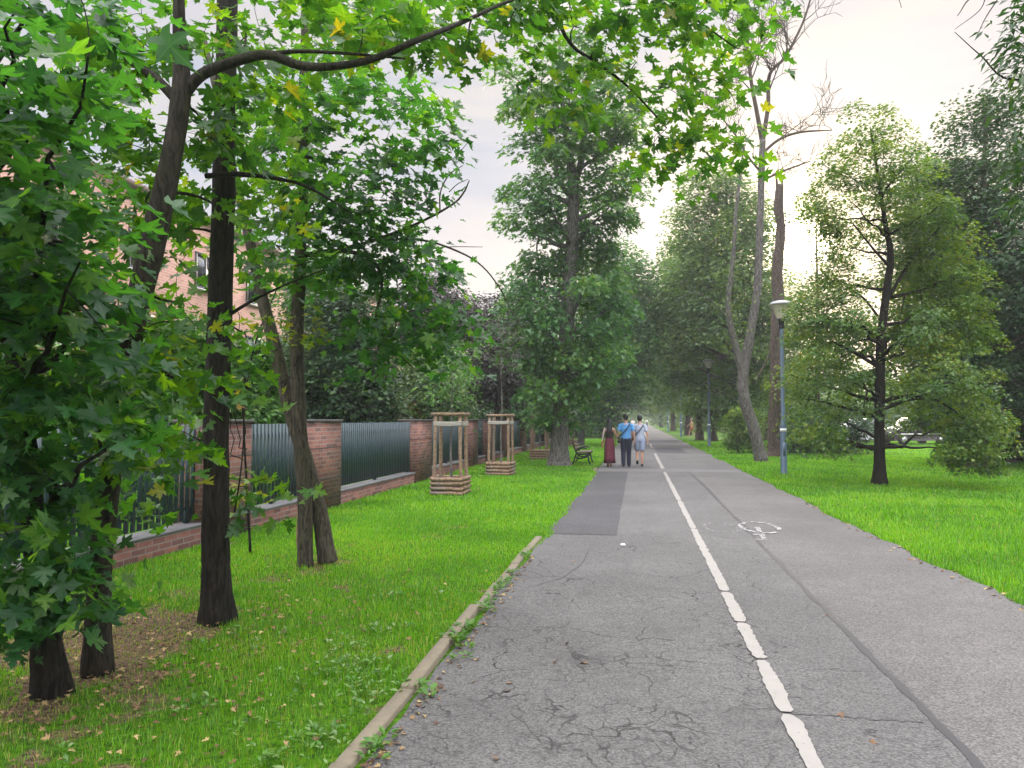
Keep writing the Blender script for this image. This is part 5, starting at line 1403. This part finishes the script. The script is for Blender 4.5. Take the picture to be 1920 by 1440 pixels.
def person(label, px_, py_, hgt, rz, J, wear, voxel=0.0075, slim=1.0):
    c = G(px_, py_); s = hgt / 1.78
    root = thing('person', label, 'person', (c[0], c[1], 0.007), rz); root.scale = (s, s, s)
    j = {k: np.array(v, float) for k, v in J.items()}
    S = []
    S += [((0, 0, .93), (0, 0, 1.06), (.155 * slim, .105, .09), (.135 * slim, .095, .08)), ((0, 0, 1.06), (0, .0, 1.30), (.135 * slim, .095, .08), (.165 * slim, .105, .10)), ((0, 0, 1.30), (0, -.01, 1.43), (.165 * slim, .105, .08), (.12 * slim, .075, .05)),
          ((0, -.005, 1.42), (0, .01, 1.56), .058, .054), ((0, .015, 1.64), (0, .03, 1.69), (.072, .088, .10), (.074, .094, .085)), ((0, .085, 1.585), (0, .05, 1.60), .035, .05), ((0, .118, 1.645), (0, .112, 1.66), .012, .010),
          ((.076, .02, 1.63), (.076, .015, 1.66), (.010, .018, .02), (.010, .018, .02)), ((-.076, .02, 1.63), (-.076, .015, 1.66), (.010, .018, .02), (.010, .018, .02))]
    for sd_, k in ((-1, 'l'), (1, 'r')):
        sh, e, w_ = j['sh' + k], j['el' + k], j['wr' + k]; hp, kn, an_, to = j['hi' + k], j['kn' + k], j['an' + k], j['to' + k]
        S += [((sd_ * .08, 0, 1.42), sh, .06, .056), (sh, e, .052, .040), (e, w_, .040, .027)] + hand(w_, w_ - e, -sd_)
        S += [((sd_ * .06, 0, .95), hp, .10, .095), (hp, kn, .086, .054), (kn, (kn * .6 + an_ * .4) + np.array([0, -.012, 0]), .050, .053), ((kn * .6 + an_ * .4) + np.array([0, -.012, 0]), an_, .053, .034), (an_, to, .038, .030)]
    fuse('body', S, voxel, M['skin'], root)
    for f in wear:
        f(root, j, voxel)
    return root


def w_shirt(mat, sleeve=0.62, low=0.90, slim=1.0):
    def f(root, j, vx):
        S = [((0, 0, low + .04), (0, 0, 1.08), (.165 * slim, .120, .05), (.150 * slim, .112, .08)), ((0, 0, 1.08), (0, 0, 1.30), (.148 * slim, .112, .08), (.168 * slim, .120, .09)), ((0, 0, 1.30), (0, -.01, 1.40), (.168 * slim, .120, .08), (.12 * slim, .09, .055)), ((0, -.01, 1.40), (0, 0, 1.47), (.12, .085, .05), (.062, .062, .02))]
        for sd_, k in ((-1, 'l'), (1, 'r')):
            if sleeve:
                S += [((sd_ * .06, 0, 1.425), j['sh' + k], .066, .062), (j['sh' + k], j['sh' + k] + (j['el' + k] - j['sh' + k]) * sleeve, .064, .066)]
        fuse('shirt', S, vx, mat, root)
    return f


def w_legs(mat, upto=1.0, name='trousers', rr=(.112, .084, .070)):
    def f(root, j, vx):
        S = [((0, 0, .90), (0, 0, 1.0), (.170, .122, .07), (.160, .115, .05))]
        for sd_, k in ((-1, 'l'), (1, 'r')):
            hp, kn, an_ = j['hi' + k], j['kn' + k], j['an' + k]
            if upto >= 1:
                S += [((sd_ * .06, 0, .93), hp, .115, rr[0]), (hp, kn, rr[0], rr[1]), (kn, an_ + np.array([0, 0, .02]), rr[1], rr[2])]
            else:
                S += [((sd_ * .06, 0, .93), hp, .118, .112), (hp, hp + (kn - hp) * upto, .112, .098)]
        fuse(name, S, vx, mat, root)
    return f


def w_shoes(mat):
    def f(root, j, vx):
        for k in ('l', 'r'):
            an_, to = j['an' + k], j['to' + k]
            fuse('shoe', [(an_ + np.array([0, -.02, -.02]), to, (.044, .05, .045), (.046, .05, .034))], vx, mat, root)
    return f


def w_hair(mat, long=False, vol=1.0):
    def f(root, j, vx):
        S = [((0, .0, 1.66), (0, .015, 1.715), (.086 * vol, .095, .10), (.086 * vol, .103, .085))]
        if long:
            S += [((0, -.045, 1.68), (0, -.085, 1.45), (.095, .07, .08), (.115, .05, .08)), ((0, -.085, 1.45), (0, -.11, 1.33), (.112, .05, .07), (.075, .035, .05))]
        fuse('hair', S, vx, mat, root)
    return f


def w_skirt(mat):
    def f(root, j, vx):
        n = 40; a = np.linspace(0, 2 * math.pi, n, endpoint=False); V_ = []
        for z, rx, ry, fo in ((1.08, .15, .115, 0), (.98, .175, .135, .0), (.85, .19, .15, .004), (.6, .195, .17, .012), (.35, .205, .19, .02), (.13, .215, .205, .028), (.135, .20, .19, .028)):
            r = 1 + fo * 3 * np.sin(a * 9 + z) ; V_.append(np.stack([rx * r * np.cos(a), ry * r * np.sin(a), np.full(n, z)], 1))
        q = np.array([(s * n + k, s * n + (k + 1) % n, s * n + n + (k + 1) % n, s * n + n + k) for s in range(6) for k in range(n)])
        mk('skirt', np.concatenate(V_), [q], mat, root, True)
    return f


def w_strap(pts, mat, wid=0.02, name='strap'):
    def f(root, j, vx):
        q = smooth_path(np.array(pts)); mb = MB(); mb.tube(q, wid, 6, True); mb.build(name, mat, root, True)
    return f


def bag(label, root, loc, size, mat, strap_pts, strapmat):
    """a carried bag is a thing of its own"""
    s = root.scale[0]; R = Matrix.Rotation(root.rotation_euler[2], 3, 'Z')
    wl = Vector(root.location) + R @ Vector(loc) * s
    o = thing('shoulder_bag', label, 'bag', wl, root.rotation_euler[2]); o.scale = root.scale
    x, y_, z = size
    fuse('bag_body', [((0, -y_ * .5, -z * .4), (0, y_ * .5, -z * .4), (x, .04, z * .35), (x, .04, z * .35)), ((0, -y_ * .42, z * .3), (0, y_ * .42, z * .3), (x * .8, .035, z * .3), (x * .8, .035, z * .3))], 0.008, mat, o)
    q = smooth_path(np.array(strap_pts) - np.array(loc)); mb = MB(); mb.tube(q, 0.016, 6, True); mb.build('strap', strapmat, o, True)
    return o


def pose(arm_l=((-.24, .02, 1.16), (-.25, .10, .92)), arm_r=((.24, -.02, 1.16), (.26, .04, .92)), leg_l=((-.09, .04, .50), (-.09, 0, .08), (-.10, .15, .035)), leg_r=((.09, .0, .50), (.09, -.02, .08), (.10, .13, .035)), shw=.185):
    return dict(shl=(-shw, -.005, 1.39), shr=(shw, -.005, 1.39), ell=arm_l[0], wrl=arm_l[1], elr=arm_r[0], wrr=arm_r[1], hil=(-.09, 0, .88), hir=(.09, 0, .88),
                knl=leg_l[0], anl=leg_l[1], tol=leg_l[2], knr=leg_r[0], anr=leg_r[1], tor=leg_r[2])


wom = person('woman with long black hair walking away in a burgundy long skirt and dark top', 1143, 875, 1.63, 0.03,
             pose(((-.25, -.02, 1.18), (-.23, .10, .98)), ((.25, .0, 1.18), (.24, .16, .99)), ((-.07, .06, .50), (-.06, .06, .08), (-.065, .20, .035)), ((.07, .0, .50), (.05, -.10, .10), (.055, .04, .04)), .175),
             [w_shirt(M['top_black'], 0, 1.02, .95), w_skirt(M['skirt']), w_hair(M['hair_black'], True), w_shoes(M['tan'])], slim=.95)
bag('tan shoulder bag with pale strap at the left hip of the walking woman', wom, (-.27, -.02, .86), (.05, .2, .2), M['tan'], [(-.17, .03, 1.46), (-.20, -.10, 1.36), (-.25, -.10, 1.1), (-.27, -.03, .96)], M['white_cloth'])
man = person('man in a blue T-shirt and dark navy trousers walking away with a black strap across', 1174, 876, 1.82, -0.02,
             pose(((-.25, -.03, 1.17), (-.27, .07, .93)), ((.26, -.04, 1.16), (.29, -.02, .90)), ((-.09, .03, .50), (-.085, -.04, .08), (-.09, .10, .035)), ((.09, .06, .50), (.09, .07, .08), (.10, .22, .035)), .20),
             [w_shirt(M['blue'], .62, .92, 1.06), w_legs(M['navy']), w_hair(M['hair_black'], False, .97), w_shoes(M['black'])])
bag('black messenger bag at the left hip of the man in blue', man, (-.23, -.10, .93), (.06, .16, .17), M['black'], [(.14, .02, 1.49), (.12, -.12, 1.42), (-.02, -.15, 1.22), (-.20, -.14, 1.04)], M['black'])
man2 = person('man in a pale grey T-shirt and light blue shorts walking away nearest the white line', 1200, 875, 1.79, -0.03,
              pose(((-.25, -.02, 1.17), (-.26, .08, .93)), ((.25, -.05, 1.16), (.27, -.06, .91)), ((-.09, .10, .52), (-.09, -.05, .20), (-.09, .05, .10)), ((.08, .02, .50), (.07, -.02, .08), (.075, .13, .035)), .19),
              [w_shirt(M['paleblue'], .62, .92, 1.02), w_legs(M['shorts'], .72, 'shorts'), w_hair(M['hair_black'], False, 1.08), w_shoes(M['black'])])
bag('small dark sling bag at the left side of the man in shorts', man2, (-.21, .08, .98), (.04, .11, .12), M['black'], [(.13, .02, 1.48), (.11, -.13, 1.41), (-.03, -.15, 1.22), (-.19, -.08, 1.06)], M['black'])
person('distant person in white half hidden between the two walking men', 1187, 812, 1.76, 0.1, pose(), [w_shirt(M['white_cloth']), w_legs(M['navy']), w_hair(M['hair_blond'])], 0.02)
person('tiny far figure in a white shirt near the path end', 1213, 799.5, 1.75, 0.0, pose(), [w_shirt(M['white_cloth']), w_legs(M['navy']), w_hair(M['hair_black'])], 0.025)
person('woman in a yellow and red floral outfit striding over the right lawn', 1297, 820, 1.72, math.radians(80),
       pose(((-.23, .16, 1.2), (-.24, .34, 1.06)), ((.23, -.16, 1.18), (.24, -.22, .95)), ((-.09, .20, .52), (-.09, .26, .10), (-.09, .40, .05)), ((.09, -.12, .50), (.09, -.38, .14), (.09, -.28, .04)), .17),
       [w_shirt(M['yellow_cloth'], 0, .94, .92), w_legs(M['red_cloth'], .5, 'shorts'), w_hair(M['hair_blond'])], 0.012, .92)


# ------------------------------------------------------------------ hazy evening air
mb = MB(); mb.box((-420, -80, -1.0), (420, 560, 34.0))
m_ = bpy.data.materials.new('hazy_air'); m_.use_nodes = True; t = NT(m_.node_tree); t.n.clear()
out = t.new('ShaderNodeOutputMaterial'); pv = t.new('ShaderNodeVolumePrincipled')
pv.inputs['Color'].default_value = (0.93, 0.95, 1.0, 1); pv.inputs['Density'].default_value = 0.0010; pv.inputs['Anisotropy'].default_value = 0.3
t.link(pv.outputs[0], out.inputs['Volume'])
tag(mb.build('haze', m_), 'thin evening haze in the air', None, None, 'stuff')
